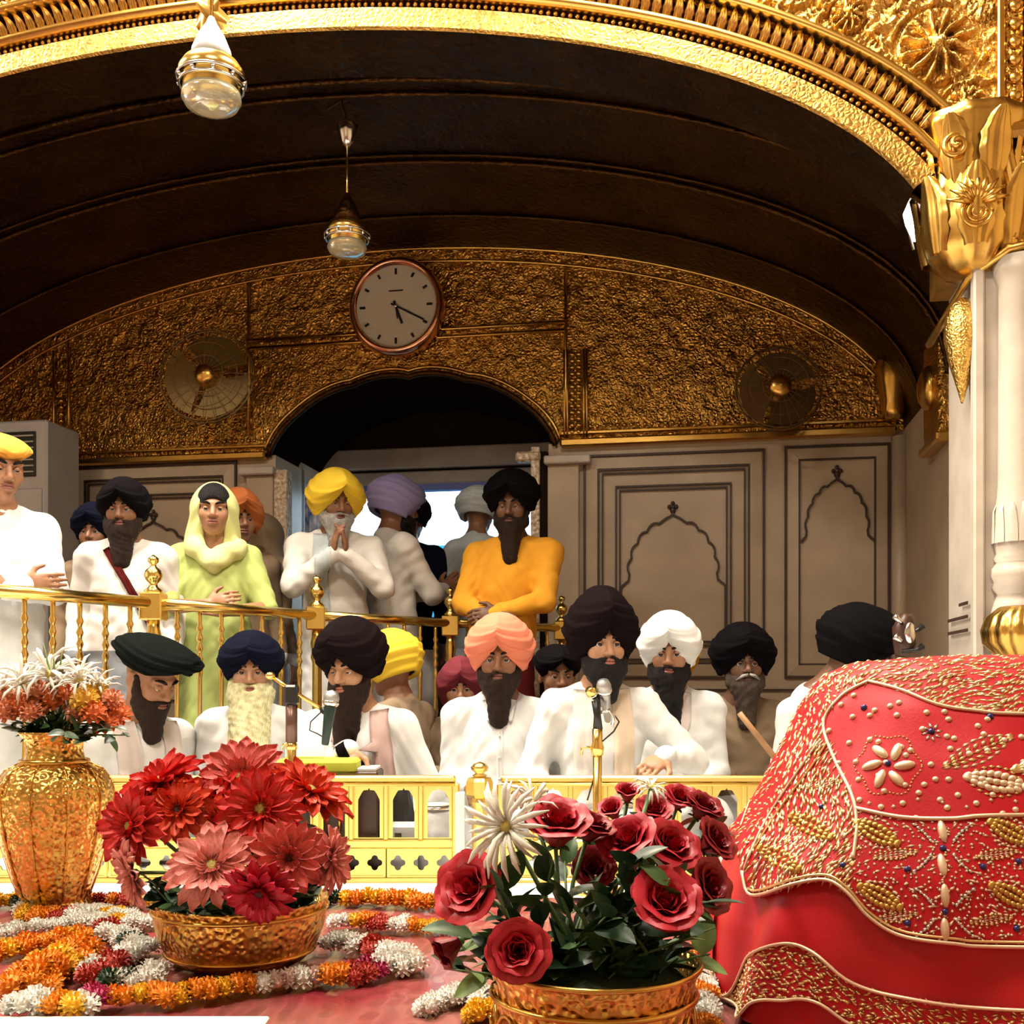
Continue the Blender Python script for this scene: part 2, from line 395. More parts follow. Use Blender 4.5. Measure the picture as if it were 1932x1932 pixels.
JAMB = mat('jamb_inlay', (0.85, 0.78, 0.65), 0.35, 0.1, ('voronoi', 40, 0.6, 0.01), var=0.5, varscale=45, col2=(0.45, 0.24, 0.08))
part('door_jamb', bbox_bevel(DL+0.0, DL+0.10, -0.04, 0.06, 0, 2.24, 0.006), JAMB, dl, False)
part('door_jamb', bbox_bevel(DR-0.115, DR-0.055, -0.04, 0.06, 0, 2.33, 0.006), JAMB, dl, False)
part('jamb_capital', bbox_bevel(DR-0.22, DR-0.05, -0.05, 0.02, 2.23, 2.30, 0.015), JAMB, dl, False)
part('door_shade_leaf', bbox_bevel(DR-0.055, DR-0.005, -0.02, 0.9, 0, 2.30, 0.004), DARKP, dl, False)  # near-black slab; the shadow of the jamb gap is put into its colour
# blue printed curtain just inside the left jamb
def curt(a, b): return (DL+0.10+0.22*a, 0.30+0.02*math.sin(a*22), 0.1+2.10*b)
cu = part('door_curtain', sheet(curt, 40, 12), mat('curtain_blue', (0.85, 0.88, 0.95), 0.7, var=0.9, varscale=14, col2=(0.03, 0.08, 0.45)), None, True)
place_b(cu); tag(cu, 'narrow blue and white patterned curtain inside the left door jamb', 'curtain')
TQ = mat('turquoise_cloth', (0.05, 0.45, 0.62), 0.6)
scr = part('awning_screen', bbox_bevel(-3, 4, 3.8, 3.86, 0.0, 2.20, 0.01), TQ, None, False); place_b(scr)
tag(scr, 'turquoise cloth screen outside beyond the doorway', 'screen')
S('wall_added_dark', box(-3, 3, 1.6, 1.8, 0, 1.30), DARKP)  # low dark wall added to keep the view below the railing dark
S('ground_outside', box(-12, 12, 1.2, 30, -0.25, -0.02), mat('paving_white', (0.8, 0.8, 0.78), 0.6))
# --- dark barrel vault from the back wall to the front arch
VA, VBh = LA, LB
def vault(a, b):
    an = math.pi*(1-a); return (LC+VA*math.cos(an), 0.06-(VF-0.29)*b, DW+VBh*math.sin(an))
vg = sheet(vault, 160, 30)
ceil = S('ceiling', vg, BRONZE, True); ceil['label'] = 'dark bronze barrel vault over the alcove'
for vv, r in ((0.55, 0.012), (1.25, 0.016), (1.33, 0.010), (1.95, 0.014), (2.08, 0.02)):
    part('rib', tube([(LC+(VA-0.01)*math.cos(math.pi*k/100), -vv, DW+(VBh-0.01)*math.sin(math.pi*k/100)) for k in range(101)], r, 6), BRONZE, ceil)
# --- side wall of the alcove on the right, with its gold bracket
us_ = LC+LA
sw = S('wall_right', box(us_, us_+0.3, -(VF-0.4), 0.05, 0, DW+0.02), MARBLE)
S('wall_left', box(LC-LA-0.3, LC-LA, -(VF-0.4), 0.05, 0, DW+0.02), MARBLE)
g = Geo(); 
part('gold_bracket', bbox_bevel(us_-0.05, us_+0.02, -1.25, -0.85, 2.04, 2.62, 0.015), GOLD_R, sw, False)
part('gold_bracket_foot', bbox_bevel(us_-0.07, us_+0.02, -1.28, -0.82, 2.00, 2.05, 0.01), GOLD, sw, False)
part('gold_boss', sphere((us_-0.06, -1.05, 2.33), (0.06, 0.11, 0.12), 16, 10), GOLD, sw)
part('corner_shaft', lathe([(0.05, 0), (0.05, DW-0.05)], 12), MARBLE, sw, loc=(us_-0.03, -0.05, 0))
part('corner_capital', lathe([(0.06, 2.4), (0.08, 2.45), (0.075, 2.5), (0.10, 2.62), (0.11, 2.72), (0.09, 2.78), (0.10, 2.84)], 12, lobes=lambda a, z: 1+0.06*math.cos(6*a)), GOLD, sw, loc=(us_-0.08, -0.10, 0))
# --- hall behind the camera (closes the room; lamps hang from its ceiling)
S('wall_hall_left', box(-5.2, -5.0, -10.5, -VF, 0, 5), PLASTER)
S('wall_hall_right', box(5.0, 5.2, -10.5, -VF, 0, 5), PLASTER)
S('wall_hall_rear', box(-5.2, 5.2, -10.7, -10.5, 0, 5), PLASTER)
S('ceiling_hall', box(-5.2, 5.2, -10.7, -VF+0.4, 5.0, 5.2), mat('ceiling_gilt', (0.7, 0.5, 0.22), 0.6))

# --- front arch: archivolt bands, leaves, beads, spandrel
AC, AA, AB, AW = -0.20, 3.15, 1.25, 2.38
FT = 0.35                                     # thickness of the arch wall
def ell(an, off=0.0):                         # ellipse point with outward offset
    x = AA*math.cos(an); z = AB*math.sin(an); nx = math.cos(an)/AA; nz = math.sin(an)/AB; L = math.hypot(nx, nz)
    return AC+x+off*nx/L, AW+z+off*nz/L
A0, A1 = R(15.5), R(164.5)
arch = thing('wall_front_arch', 'gilded arch framing the alcove with leaf and bead mouldings', None, kind='structure'); place_b(arch, 0, VF, 0)
def band(name, t0, t1, prof, m, n=170, smooth=False):   # prof: list of (t, y) across the band
    v = []; f = []; k = len(prof)
    for i in range(n+1):
        an = A0+(A1-A0)*i/n
        for t, y in prof:
            x, z = ell(an, t); v.append((x, y, z))
    for i in range(n):
        for j in range(k-1): f.append((i*k+j, i*k+j+1, (i+1)*k+j+1, (i+1)*k+j))
    return part(name, (v, f), m, arch, smooth)
band('arch_soffit', 0, 0, [(0.0, FT), (0.0, 0.0), (0.0, -0.015)], BRONZE)
band('inner_band', 0, 0, [(0.0, -0.015), (0.008, -0.03), (0.09, -0.03), (0.098, -0.015), (0.098, 0.02)], GOLD_S)
band('bead_channel', 0, 0, [(0.096, 0.02), (0.132, 0.02)], BRONZE)
band('smooth_band', 0, 0, [(0.128, 0.02), (0.130, -0.03), (0.142, -0.055), (0.158, -0.055), (0.166, -0.03)], GOLD, smooth=True)
band('leaf_channel', 0, 0, [(0.166, -0.03), (0.175, 0.0), (0.255, 0.005), (0.258, -0.02)], BRONZE)
band('outer_rail', 0, 0, [(0.255, 0.01), (0.255, -0.075), (0.265, -0.085), (0.279, -0.085), (0.287, -0.07), (0.287, 0.02)], GOLD, smooth=True)
def arc_samples(step, off):                   # angles at equal spacing along the offset ellipse
    out = []; an = A0; acc = 0; last = ell(an, off)
    while an < A1:
        an += 0.0008; p = ell(an, off); acc += math.hypot(p[0]-last[0], p[1]-last[1]); last = p
        if acc >= step: out.append(an); acc = 0
    return out
g = Geo()
for an in arc_samples(0.030, 0.114):
    x, z = ell(an, 0.114)
    if -1.9 < x < 3.2: g.add(sphere((x, -0.008, z), 0.0115, 7, 5))
part('bead_row', g.geo(), GOLD, arch, kind='stuff')
def acanthus():                               # one upright leaf curling forward at the tip: x across, z along, y depth
    def fn(a, b):
        wv = 0.021*(math.sin(math.pi*min(1, b*0.85+0.12))**0.6)*(1+0.12*math.cos(b*26))
        x = (a-0.5)*2; tip = max(0, b-0.62)/0.38
        return (x*wv*(1-0.45*tip), -0.012-0.055*b-0.03*tip+0.014*abs(x)**1.5-0.006*math.cos(x*9), 0.082*b-0.022*tip*tip)
    return sheet(fn, 8, 9)
leaf_me = mesh_data('arch_leaf', *acanthus())
for an in arc_samples(0.0455, 0.172):
    x, z = ell(an, 0.170)
    if not (-1.9 < x < 2.95): continue
    n_ = Vector((math.cos(an)/AA, 0, math.sin(an)/AB)).normalized()
    o = link('arch_leaf', leaf_me, GOLD, arch, loc=(x, 0.0, z), rot=(0, math.atan2(n_.x, n_.z), 0))
# spandrel wall
def arch_top(u):
    x = (u-AC)/(AA+0.28)
    return AW+(AB+0.28)*math.sqrt(max(0, 1-x*x)) if abs(x) < 0.985 else AW
rs = [(UW(1768, 88, VF), 0.15), (UW(1822, 205, VF), 0.085), (UW(1600, 30, VF), 0.07), (UW(1690, 150, VF), 0.05), (UW(1850, 20, VF), 0.05)]
def spandrel_piece(u0, u1, wtop, NU, NW, dense):
    us = np.linspace(u0, u1, NU+1)
    bots = np.array([arch_top(u)-0.02 for u in us]); tops = np.full(NU+1, wtop)
    UU = np.repeat(us[None, :], NW+1, 0); WW = bots[None, :]+(tops-bots)[None, :]*np.linspace(0, 1, NW+1)[:, None]
    YY = np.zeros_like(UU)
    if dense:
        YY = -0.026*relief(UU, WW, 0.15)-0.012*np.abs(np.sin(70*UU+4*np.sin(40*WW))*np.sin(66*WW+4*np.sin(44*UU)))
        for (cu_, cw_), rr in rs:
            r = np.hypot(UU-cu_, WW-cw_); ph = np.arctan2(WW-cw_, UU-cu_); q = r/rr
            ros = -0.015-0.035*np.cos(12*ph+4*q)*q*(1-q)*3.2-0.04*np.exp(-(q/0.2)**2)-0.02*np.cos(6*ph)*np.exp(-((q-0.4)/0.15)**2)-0.012*np.cos(24*ph)*np.exp(-((q-0.85)/0.1)**2)
            YY = np.where(q < 1, ros, np.where(q < 1.14, 0.02, YY))
    V = np.stack([UU, YY, WW], -1).reshape(-1, 3)
    ii = np.arange(NU)[None, :]+(NU+1)*np.arange(NW)[:, None]
    return V, np.stack([ii, ii+1, ii+NU+2, ii+NU+1], -1).reshape(-1, 4)
part('spandrel', spandrel_piece(1.0, 3.3, 3.95, 420, 140, True), GOLD_S, arch, True)
part('spandrel', spandrel_piece(-2.4, 1.0, 4.0, 300, 40, True), GOLD_S, arch, True)
part('spandrel', spandrel_piece(-4.95, -2.4, 5.0, 60, 30, False), GOLD_S, arch, True)
part('spandrel', spandrel_piece(3.3, 4.95, 5.0, 30, 10, False), GOLD_S, arch, True)
part('upper_wall', box(-2.4, 3.3, -0.01, 0.2, 3.93, 5.0), GOLD_S, arch, False)
# keystone ornament at the crown
ks = thing('keystone_ornament', 'gilded leaf keystone at the crown of the arch', 'ornament')
kx, kz = ell(math.pi/2-0.02, 0.10); place_b(ks, *[kx, VF+0.06, kz-0.02])
part('boss', sphere((0, -0.02, -0.115), (0.03, 0.03, 0.03), 12, 8), GOLD, ks)
for k, a in enumerate((-58, -30, 0, 30, 58)):
    def fn(s, t): 
        wv = 0.035*math.sin(math.pi*(0.12+0.88*t*0.93))**0.7; x = (s-0.5)*2
        return (x*wv, -0.01-0.045*math.sin(t*1.5)+0.012*x*x, 0.15*t-0.09)
    part('leaf', sheet(fn, 6, 8), GOLD, ks, rot=(0, R(a), 0), loc=(0, -0.006*k % 0.01, -0.0))
# --- right pier of the arch: marble shaft, turned half column, gold capital and frame
pier = thing('wall_pier', 'white marble pier carrying the right end of the arch', None, kind='structure'); place_b(pier, 0, VF, 0)
PU = 3.07
part('pier_core', box(PU, 5.0, 0.0, 0.45, 0, 2.42), MARBLE_W, pier, False)
part('pier_top', box(PU-0.08, 5.0, 0.0, 0.45, 2.42, 5.0), GOLD_S, pier, False)
part('pier_edge', bbox_bevel(PU-0.012, PU+0.03, -0.03, 0.03, 0, 2.40, 0.008), MARBLE_W, pier, False)
hc = PU+0.155
prof = [(0.10, -0.13), (0.10, 0.86), (0.105, 0.88), (0.09, 0.93), (0.078, 0.96), (0.098, 0.985), (0.092, 1.01), (0.102, 1.03), (0.100, 1.06), (0.082, 1.085), (0.092, 1.10),
        (0.082, 1.12), (0.086, 1.14), (0.095, 1.20), (0.090, 1.27), (0.080, 1.34), (0.076, 1.40), (0.074, 2.30), (0.09, 2.34), (0.10, 2.40)]
prof = [(r_, z_+0.13 if z_ < 2 else z_) for r_, z_ in prof]
part('half_column', lathe(prof, 28), MARBLE_W, pier, True, loc=(hc, -0.02, 0))
g = Geo()
for k in range(12):
    a = 2*math.pi*k/12
    def fn(s, t): 
        x = (s-0.5)*2; wv = 0.024*(1-t**2.2)
        return (x*wv, -0.096+0.006*t-0.004*(1-x*x)+0.015*t*(t > 0.75), 1.29+0.19*t)
    g.add(sheet(fn, 4, 6), Matrix.Rotation(a, 4, 'Z'))
part('column_leaves', g.geo(), MARBLE_W, pier, True, loc=(hc, -0.02, 0), kind='stuff')
part('gold_cushion', lathe([(0.07, 0.66), (0.105, 0.68), (0.150, 0.73), (0.157, 0.78), (0.14, 0.83), (0.10, 0.865), (0.09, 0.87)], 96, lobes=lambda a, z: 1+0.07*abs(math.cos(9*a))), GOLD, pier, True, loc=(hc+0.0, -0.14, 0.165))
for k in range(3): part('inlay_line', box(PU-0.0165, PU-0.012, 0.06, 0.40-0.2*(k == 2), 0.95+0.055*k, 0.963+0.055*k), INLAY, pier, False)
# gold drop ornament on the side of the shaft
part('gold_drop', lathe([(0.004, -0.30), (0.012, -0.27), (0.03, -0.20), (0.055, -0.12), (0.07, -0.04), (0.066, 0.03), (0.045, 0.09), (0.02, 0.12)], 20, lobes=lambda a, z: 1+0.05*math.cos(8*a+z*20)), GOLD_V, pier, True, loc=(PU-0.035, 0.06, 2.17))
part('marble_hood', tube([(PU-0.09, 0.42, 2.22), (PU-0.06, 0.22, 2.28), (PU-0.02, 0.02, 2.36), (PU+0.1, -0.10, 2.42), (PU+0.3, -0.12, 2.45)], 0.016, 8), GOLD, pier)
# capital: bulging calyx with leaf lobes
cap = thing('gold_capital', 'big gilded leaf capital under the springing of the arch', 'capital'); place_b(cap, PU+0.0, VF-0.05, 2.42)
part('bell', lathe([(0.02, -0.06), (0.10, -0.04), (0.17, 0.03), (0.195, 0.12), (0.185, 0.22), (0.165, 0.34), (0.17, 0.44), (0.20, 0.52), (0.21, 0.56), (0.1, 0.575)], 40, lobes=lambda a, z: 1+0.035*math.cos(10*a)), GOLD, cap)
def cap_leaf(w, h, curl):
    def fn(s, t):
        x = (s-0.5)*2; wv = w*math.sin(math.pi*(0.1+0.9*t*0.96))**0.55*(1-0.15*abs(math.sin(t*14)))
        return (x*wv, -0.03*math.sin(t*2.2)-curl*max(0, t-0.6)**1.5+0.02*x*x-0.012*abs(math.cos(x*4.5)), h*t-0.02*max(0, t-0.7))
    return sheet(fn, 10, 12)
for ring, (n, w, h, z0, r0, curl) in enumerate(((7, 0.08, 0.30, 0.02, 0.180, 0.10), (7, 0.075, 0.26, 0.27, 0.160, 0.16))):
    me = mesh_data('leaf', *cap_leaf(w, h, curl))
    for k in range(n):
        a = R(-60+ (360/n)*(k+0.5*ring)); link('leaf', me, GOLD, cap, loc=(r0*math.sin(a), -r0*math.cos(a), z0), rot=(0, 0, a))
g = Geo()
for k in range(9):
    a = R(-80+20*k); g.add(tube([(0.02*math.sin(a), 0, 0.02*math.cos(a)), (0.06*math.sin(a), -0.02, 0.06*math.cos(a)), (0.115*math.sin(a), -0.005, 0.115*math.cos(a))], [0.008, 0.014, 0.004], 6))
for r_ in (0.016, 0.034, 0.055): g.add(tube([(r_*math.cos(t), 0, r_*math.sin(t)-0.03) for t in np.linspace(0, 2*math.pi, 20)], 0.007, 6))
part('shell_scroll', g.geo(), GOLD, cap, loc=(-0.03, -0.205, 0.16))
part('volute', tube([(-0.10+0.0*t, -0.16-0.02*t, 0.40) + np.array([0.055*math.cos(5*t)*(1-t/2.6), 0, 0.055*math.sin(5*t)*(1-t/2.6)]) for t in np.linspace(0, 2.4, 40)], 0.012, 6), GOLD, cap)
# gold block and pilaster frame right of the arch
fr = thing('trim_1', None, None, kind='structure'); place_b(fr, 0, VF, 0)
ufr = UW(1874, 100, VF)[0]
part('frame_edge', bbox_bevel(ufr, ufr+0.028, -0.07, 0, 2.92, 5, 0.006), GOLD, fr, False)
part('frame_panel', bbox_bevel(ufr+0.03, ufr+0.10, -0.05, 0, 2.92, 5, 0.006), GOLD_R, fr, False)
g = Geo()
for k in range(12): g.add(sphere((ufr+0.065, -0.055, 2.96+0.07*k), (0.026, 0.018, 0.022), 8, 6))
part('frame_rosettes', g.geo(), GOLD, fr, kind='stuff')
part('frame_edge', bbox_bevel(ufr+0.102, ufr+0.13, -0.07, 0, 2.92, 5, 0.006), GOLD, fr, False)
part('frame_foot', bbox_bevel(ufr-0.01, ufr+0.5, -0.09, 0, 2.86, 2.93, 0.02), GOLD, fr, False)
part('pier_capital', bbox_bevel(ufr-0.02, ufr+0.5, -0.06, 0, 2.42, 2.86, 0.03), GOLD_R, fr, False)
part('scroll', tube([(ufr+0.02+0.04*math.sin(t*2), -0.08, 2.82-0.33*t) for t in np.linspace(0, 1.1, 24)], [0.03-0.01*k/24 for k in range(24)], 8), GOLD, fr)
# ------------------------------------------------------------------ bodies: smooth distance fields turned into one continuous surface
class Field:
    def __init__(s, lo, hi, h):
        s.h = h; s.lo = np.array(lo, float); n = np.ceil((np.array(hi)-s.lo)/h).astype(int)+1
        s.F = np.full(tuple(n), 0.5, np.float32); s.ax = [s.lo[i]+h*np.arange(n[i]) for i in range(3)]
    def _sub(s, lo, hi, m):
        sl = []; g = []
        for i in range(3):
            a = int(max(0, math.floor((lo[i]-m-s.lo[i])/s.h))); b = int(min(s.F.shape[i], math.ceil((hi[i]+m-s.lo[i])/s.h)+1))
            if b <= a: return None, None
            sl.append(slice(a, b)); g.append(s.ax[i][a:b].astype(np.float32))
        return tuple(sl), (g[0][:, None, None], g[1][None, :, None], g[2][None, None, :])
    def _mix(s, sl, d, k, sub):
        A = s.F[sl]
        if sub:
            d = -d; h = np.clip(0.5-0.5*(A-d)/k, 0, 1); s.F[sl] = A*(1-h)+d*h+k*h*(1-h)
        else:
            h = np.clip(0.5+0.5*(A-d)/k, 0, 1); s.F[sl] = A*(1-h)+d*h-k*h*(1-h)
    def cone(s, a, b, r1, r2, k=0.02, sub=False, sq=None):
        a = np.array(a, float); b = np.array(b, float); r = max(r1, r2)
        sl, g = s._sub(np.minimum(a, b)-r, np.maximum(a, b)+r, k*1.5+s.h*2)
        if sl is None: return s
        ab = b-a; L = max(1e-9, ab@ab); X, Y, Z = g[0]-a[0], g[1]-a[1], g[2]-a[2]
        t = np.clip((X*ab[0]+Y*ab[1]+Z*ab[2])/L, 0, 1)
        dx, dy, dz = X-t*ab[0], Y-t*ab[1], Z-t*ab[2]
        if sq: dx, dy, dz = dx*sq[0], dy*sq[1], dz*sq[2]
        d = np.sqrt(dx*dx+dy*dy+dz*dz)-(r1+(r2-r1)*t)
        s._mix(sl, d, k, sub); return s
    def ell(s, c, r, Rm=None, k=0.02, sub=False):
        c = np.array(c, float); r = np.array(r, float); m = r.max()
        sl, g = s._sub(c-m, c+m, k*1.5+s.h*2)
        if sl is None: return s
        X, Y, Z = g[0]-c[0], g[1]-c[1], g[2]-c[2]
        if Rm is not None:
            Q = np.array(Rm)[:3, :3]
            X, Y, Z = (Q[0, 0]*X+Q[1, 0]*Y+Q[2, 0]*Z, Q[0, 1]*X+Q[1, 1]*Y+Q[2, 1]*Z, Q[0, 2]*X+Q[1, 2]*Y+Q[2, 2]*Z)
        k0 = np.sqrt((X/r[0])**2+(Y/r[1])**2+(Z/r[2])**2); k1 = np.sqrt((X/r[0]**2)**2+(Y/r[1]**2)**2+(Z/r[2]**2)**2)+1e-6
        s._mix(sl, k0*(k0-1)/k1, k, sub); return s
    def grids(s): return s.ax[0][:, None, None], s.ax[1][None, :, None], s.ax[2][None, None, :]
    def mesh(s):                                # naive surface nets
        F = s.F; F[0] = F[-1] = 0.5; F[:, 0] = F[:, -1] = 0.5; F[:, :, 0] = F[:, :, -1] = 0.5
        I = F < 0; c = np.zeros(tuple(np.array(F.shape)-1), np.int8)
        offs = [(i, j, k) for i in (0, 1) for j in (0, 1) for k in (0, 1)]
        n0, n1, n2 = c.shape
        for o in offs: c += I[o[0]:o[0]+n0, o[1]:o[1]+n1, o[2]:o[2]+n2]
        cell = np.argwhere((c > 0) & (c < 8))
        if len(cell) == 0: return np.zeros((0, 3)), np.zeros((0, 4), int)
        vals = np.stack([F[cell[:, 0]+o[0], cell[:, 1]+o[1], cell[:, 2]+o[2]] for o in offs], 1)
        pos = np.zeros((len(cell), 3)); cnt = np.zeros(len(cell))
        for a in range(8):
            for b in range(a+1, 8):
                oa, ob = np.array(offs[a]), np.array(offs[b])
                if np.abs(oa-ob).sum() != 1: continue
                va, vb = vals[:, a], vals[:, b]; m = (va < 0) != (vb < 0); t = np.where(m, va/(va-vb+1e-12), 0)
                pos += np.where(m[:, None], oa+(ob-oa)*t[:, None], 0); cnt += m
        V = s.lo+(cell+pos/cnt[:, None])*s.h
        idx = np.full(c.shape, -1, np.int32); idx[cell[:, 0], cell[:, 1], cell[:, 2]] = np.arange(len(cell))
        faces = []
        for ax in range(3):
            o = np.zeros(3, int); o[ax] = 1
            A = I[:F.shape[0]-o[0], :F.shape[1]-o[1], :F.shape[2]-o[2]]; B = I[o[0]:, o[1]:, o[2]:]
            e = np.argwhere(A != B); u, w = [(1, 2), (2, 0), (0, 1)][ax]
            du = np.zeros(3, int); du[u] = 1; dw = np.zeros(3, int); dw[w] = 1
            q = [idx[tuple((e-x).T)] for x in (du+dw, dw, 0*du, du)]; q = np.stack(q, 1)
            flip = ~A[tuple(e.T)]; q[flip] = q[flip][:, ::-1]; faces.append(q)
        return V, np.concatenate(faces)
def folds(X, Y, Z, seed):                        # soft cloth folds as a field offset
    a, b, c = 1.3*seed, 2.1*seed, 0.7*seed
    return (np.sin(26*Z+9*np.sin(7*X+a)+6*np.sin(9*Y+b)+c)*np.sin(11*X+5*np.sin(6*Z+b)+a)
            + 0.6*np.sin(41*X+14*Z+5*np.sin(13*Z+c)+b) + 0.5*np.sin(33*(Z-X*0.7)+6*np.sin(8*Y+a)))

# ---- shared small meshes
EYE_ME = None
def skin_mat(name, col): return mat('skin_'+name, col, 0.48, 0.0, ('noise', 90, 0.15, 0.002), var=0.14, varscale=22)
SKIN = {'light': skin_mat('light', (0.52, 0.27, 0.155)), 'mid': skin_mat('mid', (0.40, 0.19, 0.10)), 'brown': skin_mat('brown', (0.27, 0.12, 0.062)), 'dark': skin_mat('dark', (0.16, 0.07, 0.038))}
LIPS = {'light': mat('lips_light', (0.36, 0.13, 0.10), 0.4), 'mid': mat('lips_mid', (0.28, 0.10, 0.075), 0.4), 'brown': mat('lips_brown', (0.19, 0.07, 0.055), 0.4), 'dark': mat('lips_dark', (0.11, 0.042, 0.035), 0.4)}
def hair_mat(name, col): return mat('hair_'+name, col, 0.7, 0.0, ('wave', 60, 0.5, 0.006), var=0.35, varscale=40, spec=0.25)
HAIR = {'black': hair_mat('black', (0.008, 0.006, 0.006)), 'brown': hair_mat('brown', (0.024, 0.012, 0.008)), 'white': hair_mat('white', (0.80, 0.74, 0.42)), 'grey': hair_mat('grey', (0.42, 0.40, 0.37)), 'salt': hair_mat('salt', (0.075, 0.05, 0.038))}
def cloth_mat(name, col, rough=0.85, var=0.06): return mat('cloth_'+name, col, rough, 0.0, ('noise', 220, 0.25, 0.001), var=var, varscale=12, spec=0.5 if max(col) > 0.1 else 0.04)
CL = {k: cloth_mat(k, c) for k, c in {
    'white': (0.86, 0.86, 0.84), 'offwhite': (0.78, 0.74, 0.68), 'pinkwhite': (0.72, 0.62, 0.58), 'black': (0.005, 0.004, 0.005), 'brownblack': (0.008, 0.0045, 0.005), 'navy': (0.006, 0.007, 0.018), 'blackgreen': (0.005, 0.007, 0.006),
    'yellow': (0.86, 0.58, 0.03), 'mustard': (0.80, 0.42, 0.02), 'orange': (0.86, 0.38, 0.02), 'salmon': (0.86, 0.24, 0.13), 'maroon': (0.15, 0.008, 0.018), 'lavender': (0.25, 0.21, 0.40), 'greywhite': (0.50, 0.55, 0.56),
    'green': (0.48, 0.56, 0.17), 'scarf': (0.72, 0.72, 0.30), 'rust': (0.42, 0.11, 0.02), 'taupe': (0.25, 0.17, 0.10), 'grey': (0.25, 0.26, 0.28), 'cream': (0.80, 0.66, 0.50), 'rose': (0.66, 0.46, 0.42), 'darkred': (0.10, 0.012, 0.012), 'saffron': (0.78, 0.33, 0.03)}.items()}
EYE_W = mat('eye_white', (0.62, 0.58, 0.54), 0.25); IRIS = mat('eye_iris', (0.02, 0.01, 0.006), 0.15)
def eye_mesh():
    v, f = sphere((0, 0, 0), 0.0125, 14, 12); v = np.array(v)[:, [0, 2, 1]]*np.array([1, -1, 1])   # pole towards the front (-y)
    me = mesh_data('eye', v, [q[::-1] for q in f]); me.materials.append(EYE_W); me.materials.append(IRIS)
    for p in me.polygons:
        if p.center.y < -0.0098: p.material_index = 1
    return me
EYE_ME = eye_mesh()

def turban_geo(wd, dp, ht, peak, drop, bands=6, tilt=0.0, flatten=1.0, top=0.0, seed=0, back=0.0, lean=0.0):
    # wrapped turban: x across, -y front; bands run as an inverted V from the brow to the ears
    NA, NT = 84, 44; v = []; f = []
    rr = np.random.default_rng(seed)
    for j in range(NT+1):
        t = j/NT
        for i in range(NA):
            a = 2*math.pi*i/NA; s = abs(((a+math.pi) % (2*math.pi))-math.pi)/math.pi       # s: 0 front, 1 back
            fr = max(0.0, 1-s/0.36)
            zb = -drop*min(1, (s/0.36))**0.75*(1-0.15*max(0, s-0.5)) + peak*fr**1.15*1.0
            prof = math.sin(math.pi*(0.5*t)**0.82*1.0)
            # height profile: bulges out above the rim then closes
            th = t*math.pi/2
            z = zb*(1-t)**1.25 + ht*math.sin(th)**0.9
            rad = math.cos(th)**0.62
            bulge = 1+0.16*math.sin(min(1, t*1.35)*math.pi)
            base = 0.80+0.20*min(1, t*4)
            ca, sa = math.sin(a), -math.cos(a)
            q = (t*bands + (1-s*1.6 if s < 0.6 else 0.04)*1.9*(1-t*0.6) + (0.5 if a < math.pi else 0.0))
            ridge = (q % 1.0); rid = 0.072*(ridge**1.6)*(1-t**3)-0.018+0.007*math.sin(q*2*math.pi*3)*(1-t**2)
            k = base*bulge*rad*(1+rid)
            v.append((wd*ca*k + lean*z, dp*sa*k + back*z/ht*0.5, z + top*math.exp(-((t-1)/0.25)**2)))
    for j in range(NT):
        for i in range(NA): f.append((j*NA+i, j*NA+(i+1) % NA, (j+1)*NA+(i+1) % NA, (j+1)*NA+i))
    # turn the rim inwards
    o = len(v)
    for i in range(NA): x, y, z = v[i]; v.append((x*0.78, y*0.78, z+0.012))
    for i in range(NA): f.append((o+i, o+(i+1) % NA, (i+1) % NA, i))
    return np.array(v), f

def ik(a, t, l1, l2, hint):
    a = Vector(a); t = Vector(t); d = t-a; L = min(d.length, (l1+l2)*0.995); d = d.normalized(); t = a+d*L
    x = (l1*l1-l2*l2+L*L)/(2*L); y = math.sqrt(max(0, l1*l1-x*x)); h = Vector(hint); h = (h-d*h.dot(d)).normalized()
    return a+d*x+h*y, t

def hand(fd, W, direc, normal, thumb, curl, sc=1.0, spread=0.0, k=0.006):
    # W wrist, direc finger direction, normal out of the back of the hand, thumb: side vector
    W = Vector(W); x = Vector(direc).normalized(); n = Vector(normal); n = (n-x*n.dot(x)).normalized(); y = Vector(thumb); y = (y-x*y.dot(x)-n*y.dot(n)).normalized()
    Rm = Matrix((y, n, x)).transposed()
    fd.ell(W+x*0.045*sc, (0.042*sc, 0.017*sc, 0.052*sc), Rm, k=0.012)
    for i in range(4):
        off = (1.5-i)*0.0215*sc; ln = (0.072, 0.082, 0.077, 0.060)[i]*sc
        p = W+x*0.085*sc+y*off; d0 = (x+y*spread*(1.5-i)*0.12).normalized()
        a1 = curl*0.8; a2 = curl*1.9
        p1 = p+(d0*math.cos(a1)-n*math.sin(a1))*ln*0.52; p2 = p1+(d0*math.cos(a2)-n*math.sin(a2))*ln*0.5
        fd.cone(p-x*0.02*sc, p1, 0.0095*sc, 0.0088*sc, k=k); fd.cone(p1, p2, 0.0088*sc, 0.0072*sc, k=k)
    b = W+x*0.02*sc+y*0.030*sc; t1 = b+(x*0.6+y*0.75-n*0.25).normalized()*0.045*sc; t2 = t1+(x*0.9+y*0.25-n*0.3*curl).normalized()*0.035*sc
    fd.cone(b, t1, 0.014*sc, 0.011*sc, k=0.01); fd.cone(t1, t2, 0.0105*sc, 0.008*sc, k=k)

